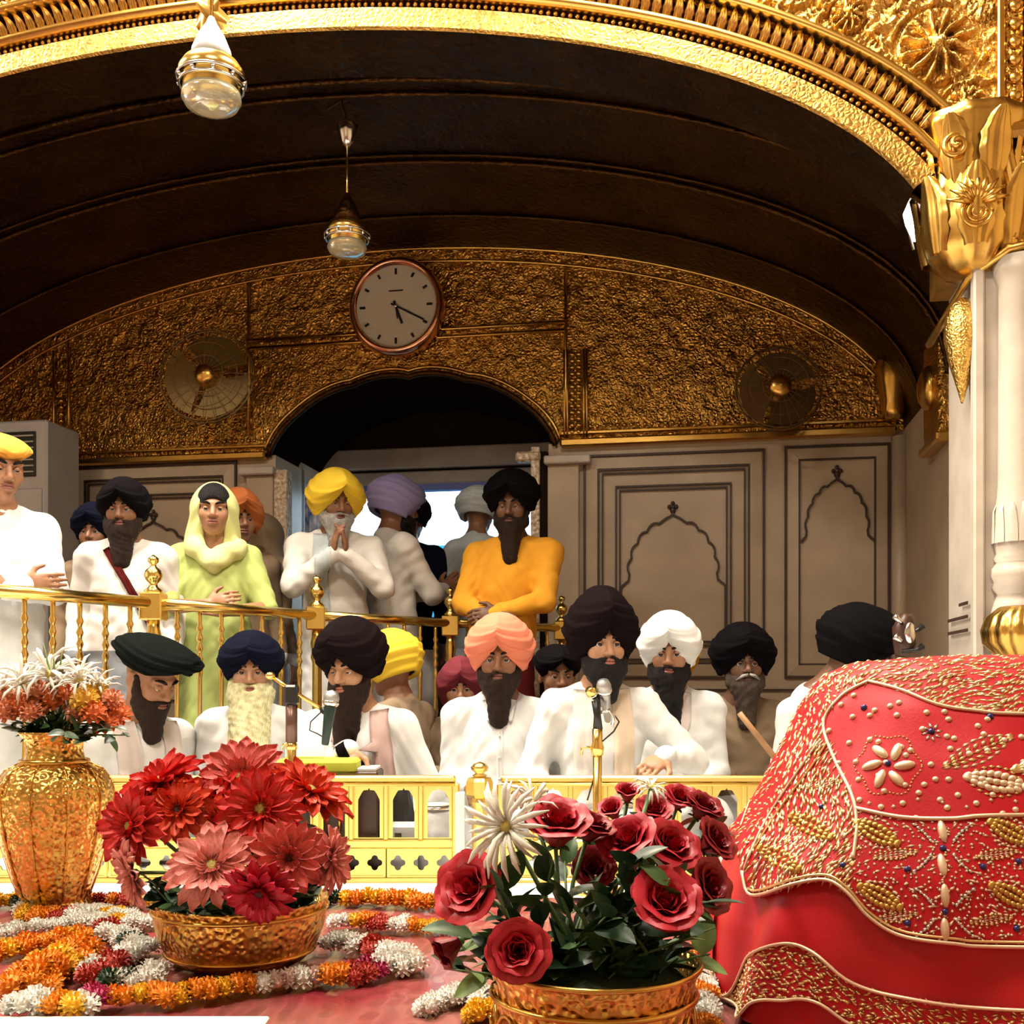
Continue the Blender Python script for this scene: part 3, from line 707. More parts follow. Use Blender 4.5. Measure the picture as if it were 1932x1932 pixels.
def person(label, head, d, yaw=0, stand=False, s=1.0, hyaw=0, hpitch=0, hroll=0, skin='mid', shirt='white', pants='white', turban=None, beard=None, hair='black',
           hands=None, lean=(0, 0.05), sh=0.175, vox=0.006, lid=0.45, group=None, mous=True, hz=None, collar=True, old=False, scarfed=False, belly=1.0, head_s=1.06, skirt=True, seed=1, cf=0.85):
    """head: pixel of the head's middle; d: distance. Local frame: front is -y, up z, origin on the floor under the hips."""
    H = P(head[0], head[1], d); rz = R(yaw)
    hipz = (0.93*s if stand else 0.20) if hz is None else hz
    # local head position
    rot = Matrix.Rotation(rz, 3, 'Z')
    lh = Vector((lean[0], -lean[1], H.z)); base = H - rot @ Vector((lean[0], -lean[1], 0)); base.z = 0
    t = thing('person', label, 'person', base, rz, group)
    Hc = lh
    Rh = Matrix.Rotation(R(hyaw), 3, 'Z') @ Matrix.Rotation(R(hpitch), 3, 'X') @ Matrix.Rotation(R(hroll), 3, 'Y')
    hs = s*head_s
    def hp(x, fwd, z): return Hc + Rh @ Vector((x, -fwd, z))*hs
    C = Vector((Hc.x*cf, Hc.y*cf+0.045*s, Hc.z-0.215*s)); Hip = Vector((0, 0, hipz))
    mid = Hip.lerp(C, 0.5)+Vector((0, 0.0, 0))
    SL = C+Vector((sh*s, 0.005, -0.02*s)); SR = C+Vector((-sh*s, 0.005, -0.02*s))
    hands = hands or {}
    arms = []
    for sg, Sx, key in ((1, SL, 'L'), (-1, SR, 'R')):
        spec = hands.get(key)
        if spec is None:
            if stand: tgt = Sx+Vector((0.06*sg, -0.06, -0.50*s)); hint = (0.25*sg, 0.9, 0); spec = dict(dir=(0, -0.15, -1), n=(sg, 0, 0), th=(0, -1, 0), curl=0.35)
            else: tgt = Vector((0.11*sg*s, -0.23*s, hipz+0.12)); hint = (0.35*sg, 0.8, -0.4); spec = dict(dir=(-0.25*sg, -1, -0.25), n=(0, 0, 1), th=(-sg, 0, 0), curl=0.4)
        else:
            tgt = Vector(spec['to']); hint = spec.get('hint', (0.7*sg, 0.5, -0.6))
            if spec.get('rel', True): tgt = C+tgt*s
        E, Wp = ik(Sx, tgt, 0.285*s, 0.255*s, hint); arms.append((sg, Sx, E, Wp, spec))
    allp = [Hc+Vector((0, 0, 0.16)), Hc-Vector((0.16, 0.16, 0)), Hc+Vector((0.16, 0.16, 0)), Hip]+[a[2] for a in arms]+[a[3] for a in arms]
    allp += [Vector((a[3]))+Vector(a[4].get('dir', (0, 0, -1))).normalized()*0.22 for a in arms]
    lo = np.min(np.array([tuple(p) for p in allp]), 0)-0.12; hi = np.max(np.array([tuple(p) for p in allp]), 0)+0.12
    if stand: lo[2] = -0.02
    # ---- skin
    fd = Field(lo, hi, vox)
    Rn = np.array(Rh)
    fd.ell(hp(0, -0.012, 0.032), np.array((0.076, 0.096, 0.092))*hs, Rn, 0.02)
    fd.ell(hp(0, 0.030, -0.036), np.array((0.062, 0.064, 0.080))*hs, Rn, 0.03)
    fd.ell(hp(0, 0.062, -0.096), np.array((0.026, 0.024, 0.020))*hs, Rn, 0.025)
    for x in (-1, 1):
        fd.ell(hp(0.042*x, 0.060, -0.022), np.array((0.024, 0.022, 0.026))*hs, Rn, 0.02)
        fd.cone(hp(0.010*x, 0.083, 0.028), hp(0.050*x, 0.070, 0.026), 0.012*hs, 0.011*hs, 0.014)
        fd.ell(hp(0.079*x, -0.012, -0.006), np.array((0.010, 0.024, 0.032))*hs, Rn, 0.01)
    for x in (-1, 1): fd.ell(hp(0.032*x, 0.092, 0.006), np.array((0.017, 0.014, 0.011))*hs, Rn, 0.010, True)
    fd.cone(hp(0, 0.084, 0.024), hp(0, 0.109, -0.026), 0.0085*hs, 0.0130*hs, 0.010)
    for x in (-1, 1): fd.ell(hp(0.0135*x, 0.096, -0.031), np.array((0.010, 0.012, 0.009))*hs, Rn, 0.008)
    fd.ell(hp(0, 0.086, -0.061), np.array((0.026, 0.014, 0.014))*hs, Rn, 0.012)
    fd.cone(hp(0, -0.020, -0.05), C+Vector((0, 0.0, 0.03*s)), 0.056*s, 0.062*s, 0.03)
    fd.cone(C+Vector((0, 0, 0.03*s)), mid, 0.075*s, 0.085*s, 0.05, sq=(0.8, 1.1, 1)); fd.cone(mid, Hip, 0.085*s, 0.10*s, 0.05)
    for sg, Sx, E, Wp, spec in arms:
        fd.cone(C, Sx, 0.05*s, 0.045*s, 0.03); fd.cone(Sx, E, 0.045*s, 0.038*s, 0.02); fd.cone(E, Wp, 0.040*s, 0.026*s, 0.02)
        hand(fd, Wp, spec.get('dir', (0, -1, 0)), spec.get('n', (0, 0, 1)), spec.get('th', (-sg, 0, 0)), spec.get('curl', 0.4), s*0.98, spec.get('spread', 0.0))
    if stand:
        for x in (-1, 1):
            kn = Vector((0.10*x, -0.01, hipz*0.52)); an = Vector((0.10*x, 0.02, 0.07))
            fd.cone(Hip+Vector((0.08*x, 0, -0.04)), kn, 0.065, 0.045, 0.03); fd.cone(kn, an, 0.045, 0.03, 0.02); fd.cone(an-Vector((0, 0, 0.03)), (0.115*x, -0.15, 0.02), 0.032, 0.026, 0.02, sq=(1, 1, 1.2))
    skin_o = part('body', fd.mesh(), SKIN[skin], t)
    # ---- face pieces
    if abs(hyaw+yaw) < 100:
        for x in (-1, 1):
            e = link('eye', EYE_ME, None, t, loc=hp(0.032*x, 0.0785, 0.004)); e.rotation_euler = Rh.to_euler(); e.scale = (hs,)*3
            vv = []; ff = []; n1, n2 = 10, 5                                # upper lid: a slice of a slightly bigger ball
            for j in range(n2+1):
                el = R(88)-(R(88)-R(62-110*lid))*j/n2
                for i in range(n1+1):
                    az = R(-78+156*i/n1); r = 0.0138; q = Vector((r*math.sin(az)*math.cos(el*0.999), -r*math.cos(az)*math.cos(el), r*math.sin(el))); vv.append(tuple(hp(0.032*x, 0.0785, 0.004)+Rh @ q*hs))
            for j in range(n2):
                for i in range(n1): ff.append((j*(n1+1)+i, j*(n1+1)+i+1, (j+1)*(n1+1)+i+1, (j+1)*(n1+1)+i))
            part('eyelid', (vv, ff), SKIN[skin], t)
            pts = [hp((0.012+0.044*q)*x, 0.0945-0.020*q*q+0.001, 0.024+0.010*math.sin(q*2.4)) for q in np.linspace(0, 1, 6)]
            part('eyebrow', tube(pts, [0.003*hs, 0.0058*hs, 0.0062*hs, 0.0055*hs, 0.004*hs, 0.002*hs], 6), HAIR['salt' if hair in ('white', 'grey') else 'black'], t)
        g = Geo()
        for zz, hgt in ((-0.0565, 0.0055), (-0.0655, 0.0065)):
            pts = [hp(0.024*q, 0.1015-0.012*q*q, zz+(0.003*(1-q*q) if zz > -0.06 else -0.002*(1-q*q))) for q in np.linspace(-1, 1, 7)]
            g.add(tube(pts, [0.002*hs]+[hgt*hs]*5+[0.002*hs], 6))
        part('lips', g.geo(), LIPS[skin], t)
    # ---- beard
    if beard:
        ln, wd, split = beard[:3]
        bl = Field(np.array(tuple(hp(0, 0.03, -0.06)))-0.16-np.array((0, 0, ln+0.02)), np.array(tuple(hp(0, 0.03, -0.02)))+0.15, 0.0055)
        bl.ell(hp(0, 0.040, -0.090), np.array((0.066*wd, 0.062, 0.052))*hs, Rn, 0.02)
        down = Vector((0, -0.02, -1)) if not split else Vector(split)
        tip = hp(0, 0.060, -0.10)+down.normalized()*ln
        bl.cone(hp(0, 0.055, -0.10), tip, 0.056*wd*hs, (beard[3] if len(beard) > 3 else 0.036)*wd*hs, 0.03, sq=(1, 1.2, 1))
        for x in (-1, 1):
            bl.cone(hp(0.072*x, 0.005, 0.01), hp(0.064*x, 0.036, -0.075), 0.013*hs, 0.024*hs, 0.02)
            bl.cone(hp(0.030*x, 0.080, -0.070), hp(0.058*x, 0.045, -0.06), 0.018*hs, 0.02*hs, 0.015)
            if mous: bl.cone(hp(0.004*x, 0.103, -0.046), hp(0.036*x, 0.090, -0.058), 0.0095*hs, 0.0075*hs, 0.008)
        bl.ell(hp(0, 0.112, -0.061), np.array((0.022, 0.020, 0.0095))*hs, Rn, 0.008, True)
        bl.ell(hp(0, 0.10, -0.012), np.array((0.045, 0.05, 0.030))*hs, Rn, 0.012, True)
        X, Y, Z = bl.grids(); bl.F += (0.0028*np.sin(95*X+7*np.sin(22*Z)+14*Z)*np.sin(90*Y+6*np.sin(20*Z))).astype(np.float32)
        part('beard', bl.mesh(), HAIR[hair], t)
    # ---- clothes
    lo2 = lo.copy(); hi2 = hi.copy()
    lo2 = np.minimum(lo2, np.array((-0.36, -0.40, 0)) if not stand else np.array((-0.32, -0.3, 0))); hi2 = np.maximum(hi2, np.array((0.36, 0.30, 0.3)) if not stand else np.array((0.32, 0.3, 0.3)))
    lo2[2] = -0.03
    fc = Field(lo2, hi2, 0.0085)
    yr = Matrix.Rotation(0, 3, 'Z')
    fc.ell(C+Vector((0, 0.005, -0.11*s)), np.array((0.172, 0.118, 0.165))*s, None, 0.05)
    fc.ell(mid+Vector((0, -0.012*belly, 0)), np.array((0.158, 0.125*belly, 0.20))*s, None, 0.06)
    fc.ell(Hip+Vector((0, 0, 0.05)), np.array((0.178, 0.140, 0.16))*s, None, 0.06)
    fc.cone(SL+Vector((-0.02, 0, -0.005)), SR+Vector((0.02, 0, -0.005)), 0.066*s, 0.066*s, 0.05)
    for Sx in (SL, SR): fc.cone(C+Vector((0, 0.008, 0.045*s)), Sx, 0.062*s, 0.055*s, 0.04)
    for sg, Sx, E, Wp, spec in arms:
        sl = spec.get('sleeve', 1.0)
        fc.cone(Sx, E, 0.068*s, 0.057*s, 0.045)
        if sl > 0: fc.cone(E, E.lerp(Wp, 0.97*sl), 0.058*s, 0.044*s, 0.03)
    if stand:
        if skirt:
            kz = hipz*0.55
            fc.cone(Hip+Vector((0, 0, 0.02)), (0, -0.01, kz), 0.165*s, 0.19*s, 0.05, sq=(1, 1.25, 0.5))
        for x in (-1, 1): fc.cone(Hip+Vector((0.075*x, 0, -0.05)), (0.10*x, 0.02, 0.10), 0.105, 0.085, 0.03)
    else:
        for x in (-1, 1):
            kn = Vector((0.17*x*s, -0.13*s, hipz-0.05)); fc.cone(Hip+Vector((0.07*x, -0.02, -0.04)), kn, 0.10*s, 0.085*s, 0.05)
            fc.cone(kn, (-0.05*x, -0.19*s, max(0.075, hipz-0.11)), 0.08*s, 0.06*s, 0.04)
    X, Y, Z = fc.grids(); fc.F += (0.0026*folds(X, Y, Z, seed)+0.0022*np.sin(75*(Z+0.55*np.abs(X))+7*np.sin(13*X+seed)+5*np.sin(11*Y))*np.sin(17*X+9*Z+seed)).astype(np.float32)
    fc.cone(C+Vector((0, -0.01, 0.04*s)), Hc-Rh @ Vector((0, -0.02, 0.085))*hs, 0.050*s, 0.060*s, 0.012, True)
    if collar:
        cc = C+Vector((0, -0.002, 0.052*s))
        for k in range(14):
            a0, a1 = 2*math.pi*k/14, 2*math.pi*(k+1)/14
            fc.cone(cc+Vector((0.064*math.sin(a0), -0.066*math.cos(a0), 0.012*math.cos(a0)*-1.0))*1.0, cc+Vector((0.064*math.sin(a1), -0.066*math.cos(a1), -0.012*math.cos(a1))), 0.013, 0.013, 0.012)
    V, Fc = fc.mesh()
    if pants and pants != shirt:                 # lower garment is a mesh of its own below the hem
        zc = V[Fc].mean(1)[:, 2]; hem = hipz+0.02 if not stand else hipz*0.97
        up = zc > hem
        def submesh(mask):
            q = Fc[mask]; u, inv = np.unique(q, return_inverse=True); return V[u], inv.reshape(-1, 4)
        part('trousers', submesh(~up), CL[pants], t); sho = part('shirt', submesh(up), CL[shirt], t)
    else:
        sho = part('robe' if (stand and skirt) else 'clothes', (V, Fc), CL[shirt], t)
    bvh = BVHTree.FromPolygons([tuple(p) for p in V], [tuple(int(i) for i in q) for q in Fc])
    # ---- turban
    if turban:
        col, kw = turban[0], dict(turban[1])
        dz = kw.pop('dz', 0.035); dy = kw.pop('dy', -0.012); tp = kw.pop('pitch', 12); tr = kw.pop('roll', 0); nm = kw.pop('name', 'turban'); ty = kw.pop('yaw', 0)
        par = dict(wd=0.122, dp=0.130, ht=0.150, peak=0.045, drop=0.062, seed=seed); par.update(kw)
        g = turban_geo(**par); M = Rh @ Matrix.Rotation(R(ty), 3, 'Z') @ Matrix.Rotation(R(tp), 3, 'X') @ Matrix.Rotation(R(tr), 3, 'Y')
        vv = np.array(g[0]) @ np.array(M).T*hs + np.array(tuple(hp(0, dy, dz)))
        part(nm, (vv, g[1]), CL[col], t)
    t['_'] = 0; del t['_']
    return dict(t=t, C=C, H=Hc, bvh=bvh, s=s, Hip=Hip, hp=hp, Rh=Rh, SL=SL, SR=SR, arms=arms, hs=hs)

def drape(pr, name, pts, w, col, off=0.008, thick=0.005, up=None, back=False):
    """a strip of cloth laid on the clothes; pts are local (x, z) seen from the front (or back)"""
    sg = -1 if not back else 1
    n = len(pts); ctr = []
    # resample
    P2 = [Vector(p) for p in pts]; L = [0]
    for a, b in zip(P2, P2[1:]): L.append(L[-1]+(b-a).length)
    N = max(8, int(L[-1]/0.02)); rs = []
    for k in range(N+1):
        x = L[-1]*k/N; i = max(j for j in range(n) if L[j] <= x+1e-9); i = min(i, n-2); f_ = (x-L[i])/max(1e-9, L[i+1]-L[i]); rs.append(P2[i].lerp(P2[i+1], f_))
    v = []; M = 6
    def hit(x, z):
        h = pr['bvh'].ray_cast(Vector((x, sg*1.0, z)), Vector((0, -sg, 0)))
        return h[0].y if h[0] is not None else None
    lastrow = None
    for k, p in enumerate(rs):
        tg = (rs[min(k+1, N)]-rs[max(k-1, 0)]).normalized(); nn = Vector((-tg.y, tg.x)); row = []
        for j in range(M+1):
            q = p+nn*w*(j/M-0.5); y = hit(q.x, q.y)
            if y is None: y = lastrow[j] if lastrow else 0.0
            row.append(y)
        row = [min(row[max(0, j-1):j+2]) if sg < 0 else max(row[max(0, j-1):j+2]) for j in range(M+1)]
        lastrow = row
        for j in range(M+1):
            q = p+nn*w*(j/M-0.5); v.append((q.x, row[j]+sg*(off+0.003*math.cos(j*2.1+k*0.3)), q.y))
    nv = len(v); v += [(a, b-sg*thick, c) for a, b, c in v]; f = []
    for k in range(N):
        for j in range(M):
            a = k*(M+1)+j; f.append((a, a+1, a+M+2, a+M+1)); f.append((nv+a, nv+a+M+1, nv+a+M+2, nv+a+1))
    for k in range(N):
        for j in (0, M):
            a = k*(M+1)+j; f.append((a, a+M+1, nv+a+M+1, nv+a))
    for k in (0, N):
        for j in range(M): a = k*(M+1)+j; f.append((a, a+1, nv+a+1, nv+a))
    return part(name, (v, f), CL[col] if isinstance(col, str) else col, pr['t'])
# ------------------------------------------------------------------ the people
SIT, STD = 'musicians seated in a row', 'worshippers standing behind the brass railing'
BACK = 'listeners seated behind the musicians'
# seated row, left to right
pA = person('seated man in flat black turban bowing his head to the right beside the tall vase', (284, 1282), 4.3, yaw=48, s=1.03, hyaw=14, hpitch=26, skin='mid', shirt='white', turban=('blackgreen', dict(wd=0.130, dp=0.172, ht=0.105, peak=0.02, drop=0.02, dz=0.060, dy=0.0, pitch=-6, bands=7)),
            beard=(0.10, 1.0, None), hair='brown', lean=(0.0, 0.14), lid=0.7, group=SIT, seed=2, cf=0.6)
drape(pA, 'stole', [(-0.10, pA['C'].z+0.05), (-0.09, pA['C'].z-0.15), (-0.10, pA['C'].z-0.40)], 0.09, 'pinkwhite'); drape(pA, 'stole', [(0.10, pA['C'].z+0.05), (0.10, pA['C'].z-0.15), (0.09, pA['C'].z-0.40)], 0.09, 'pinkwhite')
pB = person('seated man with long pale yellow white beard and black turban', (474, 1268), 4.5, yaw=4, s=0.99, hyaw=6, hpitch=4, skin='light', shirt='white', turban=('navy', dict(wd=0.122, ht=0.135)),
            beard=(0.30, 1.45, (0.02, -0.28, -1), 0.058), hair='white', lid=0.45, group=SIT, seed=3, lean=(0, 0.06))
pC = person('seated singer in black turban with dark beard leaning to a microphone', (664, 1262), 4.38, yaw=-8, s=1.04, hyaw=-14, hpitch=10, skin='light', shirt='white', turban=('brownblack', dict(wd=0.128, dp=0.134, ht=0.165, peak=0.05)),
            beard=(0.17, 1.08, None, 0.045), hair='brown', lid=0.62, group=SIT, seed=4, lean=(-0.05, 0.08), vox=0.0045,
            hands={'R': dict(to=(0.055, -0.30, -0.09), dir=(0.12, -0.55, -0.80), n=(0, -0.85, 0.5), th=(1, 0, 0), curl=0.5, sleeve=0.98, hint=(-0.8, 0.4, -0.5)), 'L': dict(to=(0.17, -0.16, -0.40), dir=(-0.6, -0.6, -0.4), n=(0, 0, 1), th=(-1, 0, 0), curl=0.5)})
drape(pC, 'stole', [(-0.07, pC['C'].z+0.055), (-0.075, pC['C'].z-0.04), (-0.08, pC['C'].z-0.08)], 0.085, 'rose'); drape(pC, 'stole', [(0.065, pC['C'].z+0.055), (0.09, pC['C'].z-0.10), (0.115, pC['C'].z-0.30)], 0.075, 'rose')
drape(pC, 'shoulder_strap', [(-0.06, pC['C'].z+0.0), (0.0, pC['C'].z-0.10), (0.06, pC['C'].z-0.26)], 0.04, 'black', off=0.014)
pE = person('seated man in salmon pink turban and open collared white shirt', (943, 1246), 4.55, yaw=0, s=1.03, hyaw=-4, hpitch=2, skin='brown', shirt='white', turban=('salmon', dict(wd=0.128, dp=0.132, ht=0.155, peak=0.048, drop=0.07, bands=7)),
            beard=(0.14, 1.05, None), hair='brown', lid=0.5, group=SIT, seed=5)
for x in (-1, 1): drape(pE, 'collar_flap', [(0.052*x, pE['C'].z+0.055), (0.030*x, pE['C'].z-0.035)], 0.045, 'white', off=0.012)
drape(pE, 'shirt_placket', [(0, pE['C'].z-0.05), (0, pE['C'].z-0.36)], 0.026, 'white', off=0.005)
for k in range(3): part('button', sphere((0.0, pE['bvh'].ray_cast(Vector((0, -1, pE['C'].z-0.10-0.09*k)), Vector((0, 1, 0)))[0].y-0.011, pE['C'].z-0.10-0.09*k), (0.006, 0.003, 0.006), 8, 5), CL['greywhite'], pE['t'])
pF = person('seated man in tallest black turban looking up over the brass microphone', (1135, 1222), 4.38, yaw=4, s=1.06, hyaw=8, hpitch=-4, skin='light', shirt='white', turban=('brownblack', dict(wd=0.130, dp=0.134, ht=0.185, peak=0.040, drop=0.075, top=0.012, bands=7)),
            beard=(0.085, 1.12, None), hair='black', lid=0.42, group=SIT, seed=6, vox=0.0045,
            hands={'L': dict(to=(0.20, -0.28, -0.20), dir=(-0.75, -0.55, -0.3), n=(0, -0.55, 0.85), th=(-0.2, -1, 0), curl=0.75, hint=(0.8, 0.4, -0.5)), 'R': dict(to=(-0.17, -0.2, -0.42), dir=(0.4, -0.8, -0.3), n=(0, 0, 1), th=(1, 0, 0), curl=0.4)})
for x, c in ((-1, 'offwhite'), (1, 'cream')): drape(pF, 'stole', [(0.075*x, pF['C'].z+0.055), (0.085*x, pF['C'].z-0.12), (0.075*x, pF['C'].z-0.42)], 0.085, c)
pG = person('seated man in white turban with long black beard', (1263, 1236), 4.78, yaw=-6, s=1.04, hyaw=-4, hpitch=2, skin='mid', shirt='white', turban=('white', dict(wd=0.122, dp=0.13, ht=0.150, peak=0.040, drop=0.078, bands=5)),
            beard=(0.19, 1.15, None, 0.042), hair='black', lid=0.45, group=SIT, seed=7)
drape(pG, 'stole', [(0.06, pG['C'].z+0.055), (0.055, pG['C'].z-0.06), (0.01, pG['C'].z-0.20)], 0.075, 'pinkwhite')
pH = person('seated man with dark face and grey moustache in round black turban', (1402, 1258), 5.05, yaw=0, s=1.03, hyaw=0, hpitch=-6, skin='dark', shirt='taupe', turban=('black', dict(wd=0.134, dp=0.138, ht=0.165, peak=0.04, drop=0.07)),
            beard=(0.16, 1.05, None), hair='salt', lid=0.5, group=SIT, seed=8)
g = Geo()
for x in (-1, 1): g.add(tube([pH['hp'](0.003*x, 0.114, -0.046), pH['hp'](0.025*x, 0.110, -0.052), pH['hp'](0.05*x, 0.092, -0.068)], [0.006, 0.008, 0.003], 6))
part('moustache', g.geo(), HAIR['grey'], pH['t'])
pI = person('seated man in black turban bent over a bowed instrument at the far right', (1612, 1238), 4.4, yaw=58, s=1.05, hyaw=6, hpitch=22, skin='dark', shirt='offwhite', turban=('black', dict(wd=0.132, dp=0.148, ht=0.165, peak=0.02, drop=0.07, pitch=0)),
            beard=(0.10, 1.0, None), hair='black', lid=0.6, group=SIT, seed=9, lean=(0.0, 0.23), sh=0.20, cf=0.45)
# listeners behind the row
person('seated person in yellow turban turned away behind the singer', (738, 1262), 5.0, yaw=-115, s=0.98, hyaw=-6, hpitch=6, skin='brown', shirt='taupe', turban=('yellow', dict(wd=0.120, dp=0.145, ht=0.150, peak=0.01, drop=0.09, bands=8)), group=BACK, seed=10)
pJ = person('old person in maroon head cloth behind the salmon turban', (868, 1300), 5.1, yaw=0, s=0.92, hyaw=4, hpitch=4, skin='mid', shirt='taupe', turban=('maroon', dict(wd=0.110, dp=0.12, ht=0.130, peak=0.035, drop=0.11, name='head_cloth', bands=4)), group=BACK, seed=11)
person('shadowed person with dark hair between salmon and tallest black turban', (1052, 1275), 5.15, yaw=10, s=0.98, hpitch=6, skin='brown', shirt='darkred', turban=('black', dict(wd=0.105, dp=0.12, ht=0.11, peak=0.06, drop=0.03, name='hair_cover')), group=BACK, seed=12)
person('person in mustard clothes and turban hidden behind the white turban', (1268, 1258), 5.4, yaw=0, s=1.0, skin='brown', shirt='mustard', turban=('mustard', dict()), group=BACK, seed=13, sh=0.20)
# standing
p1 = person('standing old man in orange cap and white robe at the left edge', (0, 884), 4.6, yaw=38, stand=True, s=1.06, hyaw=8, hpitch=12, skin='mid', shirt='white', turban=('saffron', dict(wd=0.098, dp=0.112, ht=0.075, peak=0.0, drop=0.0, dz=0.055, name='cap', bands=3)), beard=None, lid=0.6, group=STD, seed=14, collar=True,
            hands={'L': dict(to=(-0.02, -0.26, -0.30), dir=(-0.9, -0.2, 0.1), n=(0, -1, 0), th=(0, 0, 1), curl=0.3, hint=(0.9, 0.3, -0.5)), 'R': dict(to=(0.05, -0.24, -0.27), dir=(0.9, -0.2, 0.1), n=(0, -1, 0), th=(0, 0, 1), curl=0.3, hint=(-0.9, 0.3, -0.5))})
p2 = person('standing man in loose black turban with long dark beard and cross strap', (234, 962), 5.25, yaw=10, stand=True, s=1.0, hyaw=-4, hpitch=8, skin='brown', shirt='offwhite', pants='grey', turban=('black', dict(wd=0.115, dp=0.125, ht=0.12, peak=0.05, drop=0.085)), beard=(0.15, 1.15, None), hair='brown', lid=0.55, group=STD, seed=15)
drape(p2, 'cross_strap', [(-0.08, p2['C'].z+0.02), (0.02, p2['C'].z-0.14), (0.14, p2['C'].z-0.36)], 0.035, 'darkred', off=0.010)
person('standing person in navy turban half hidden behind the long dark beard', (180, 1008), 5.8, yaw=0, stand=True, s=0.92, skin='brown', shirt='taupe', turban=('navy', dict()), group=STD, seed=16)
p3 = person('standing woman in pale green head scarf and green short sleeved dress', (404, 965), 5.45, yaw=14, stand=True, s=1.02, hyaw=-2, hpitch=2, skin='mid', shirt='green', pants='green', beard=None, lid=0.48, group=STD, seed=17, sh=0.165, belly=1.05, collar=False,
            hands={'L': dict(to=(0.07, -0.25, -0.30), dir=(-0.85, -0.35, 0.15), n=(0, -1, 0.3), th=(0, 0.2, 1), curl=0.35, sleeve=0.0, hint=(0.9, 0.3, -0.6)), 'R': dict(to=(-0.02, -0.26, -0.27), dir=(0.8, -0.4, 0.25), n=(0, -1, 0.3), th=(0, 0.2, 1), curl=0.35, sleeve=0.0, hint=(-0.9, 0.3, -0.6))})
# her hair and scarf
hp = p3['hp']; hs = p3['hs']
hf = Field(np.array(tuple(p3['H']))-0.2, np.array(tuple(p3['H']))+0.2, 0.006)
hf.ell(hp(0, -0.012, 0.038), np.array((0.085, 0.105, 0.100))*hs, np.array(p3['Rh']), 0.02); hf.ell(hp(0, 0.10, -0.02), np.array((0.068, 0.080, 0.072))*hs, np.array(p3['Rh']), 0.01, True)
part('hair', hf.mesh(), HAIR['black'], p3['t'])
C3 = p3['C']
sf = Field(np.array(tuple(p3['H']))-np.array((0.30, 0.28, 0.42)), np.array(tuple(p3['H']))+np.array((0.30, 0.28, 0.18)), 0.006)
sf.ell(hp(0, -0.030, 0.030), np.array((0.100, 0.110, 0.112))*hs, np.array(p3['Rh']), 0.02)
sf.cone(hp(-0.02, -0.04, -0.01), C3+Vector((-0.06, 0.03, 0.03)), 0.098, 0.10, 0.05); sf.cone(hp(0.02, -0.04, -0.01), C3+Vector((0.05, 0.03, 0.03)), 0.095, 0.09, 0.05)
sf.cone(C3+Vector((-0.10, -0.08, 0.03)), C3+Vector((0.0, -0.135, -0.055)), 0.05, 0.045, 0.03); sf.cone(C3+Vector((0.0, -0.135, -0.055)), C3+Vector((0.12, -0.07, 0.03)), 0.045, 0.05, 0.03)
sf.cone(C3+Vector((0.03, -0.11, 0.01)), C3+Vector((0.11, -0.09, 0.02)), 0.035, 0.04, 0.02)
sf.ell(hp(0, 0.085, -0.015), np.array((0.070, 0.085, 0.105))*hs, np.array(p3['Rh']), 0.012, True)
sf.cone(hp(0, 0.05, -0.06), C3+Vector((0, -0.06, 0.05)), 0.055, 0.045, 0.01, True)
X, Y, Z = sf.grids(); sf.F += (0.003*np.sin(60*(Z+0.8*np.abs(X-C3.x))+4*np.sin(14*Y))).astype(np.float32)
part('head_scarf', sf.mesh(), CL['scarf'], p3['t'])
person('standing person in rust orange turban behind the woman', (452, 985), 6.0, yaw=30, stand=True, s=1.02, skin='brown', shirt='taupe', turban=('rust', dict(drop=0.09)), group=STD, seed=18)
p5 = person('standing person wrapped in a brown shawl seen from behind', (500, 1015), 6.45, yaw=150, stand=True, s=1.02, skin='brown', shirt='taupe', group=STD, seed=19)
sf = Field(np.array(tuple(p5['H']))-np.array((0.32, 0.30, 0.75)), np.array(tuple(p5['H']))+np.array((0.32, 0.30, 0.2)), 0.009)
sf.ell(p5['hp'](0, -0.01, 0.03), (0.10, 0.115, 0.115), None, 0.03); sf.cone(p5['H'], p5['C'], 0.095, 0.13, 0.06); sf.cone(p5['SL'], p5['SR'], 0.10, 0.10, 0.08); sf.cone(p5['C'], p5['C']-Vector((0, 0, 0.45)), 0.17, 0.20, 0.08, sq=(0.9, 1.15, 1))
sf.ell(p5['hp'](0, 0.09, -0.01), (0.062, 0.07, 0.085), None, 0.01, True)
X, Y, Z = sf.grids(); sf.F += (0.006*np.sin(34*X+8*np.sin(5*Z))).astype(np.float32)
part('shawl', sf.mesh(), CL['taupe'], p5['t'])
p6 = person('standing man in bright yellow turban with grey beard and hands folded at his mouth', (634, 948), 6.05, yaw=14, stand=True, s=1.10, hyaw=12, hpitch=12, skin='brown', shirt='offwhite', turban=('yellow', dict(wd=0.135, dp=0.138, ht=0.135, peak=0.055, drop=0.10, bands=6)), beard=(0.17, 1.1, None), hair='grey', lid=0.7, group=STD, seed=20, vox=0.0048, sh=0.19,
            hands={'L': dict(to=(0.035, -0.24, -0.075), dir=(-0.08, -0.25, 0.95), n=(1, -0.15, 0), th=(0, 0.9, 0.3), curl=0.45, hint=(0.9, 0.2, -0.8)), 'R': dict(to=(-0.03, -0.24, -0.075), dir=(0.08, -0.25, 0.95), n=(-1, -0.15, 0), th=(0, 0.9, 0.3), curl=0.45, hint=(-0.9, 0.2, -0.8))})
drape(p6, 'stole', [(-0.085, p6['C'].z+0.055), (-0.095, p6['C'].z-0.12), (-0.08, p6['C'].z-0.45)], 0.085, 'greywhite')
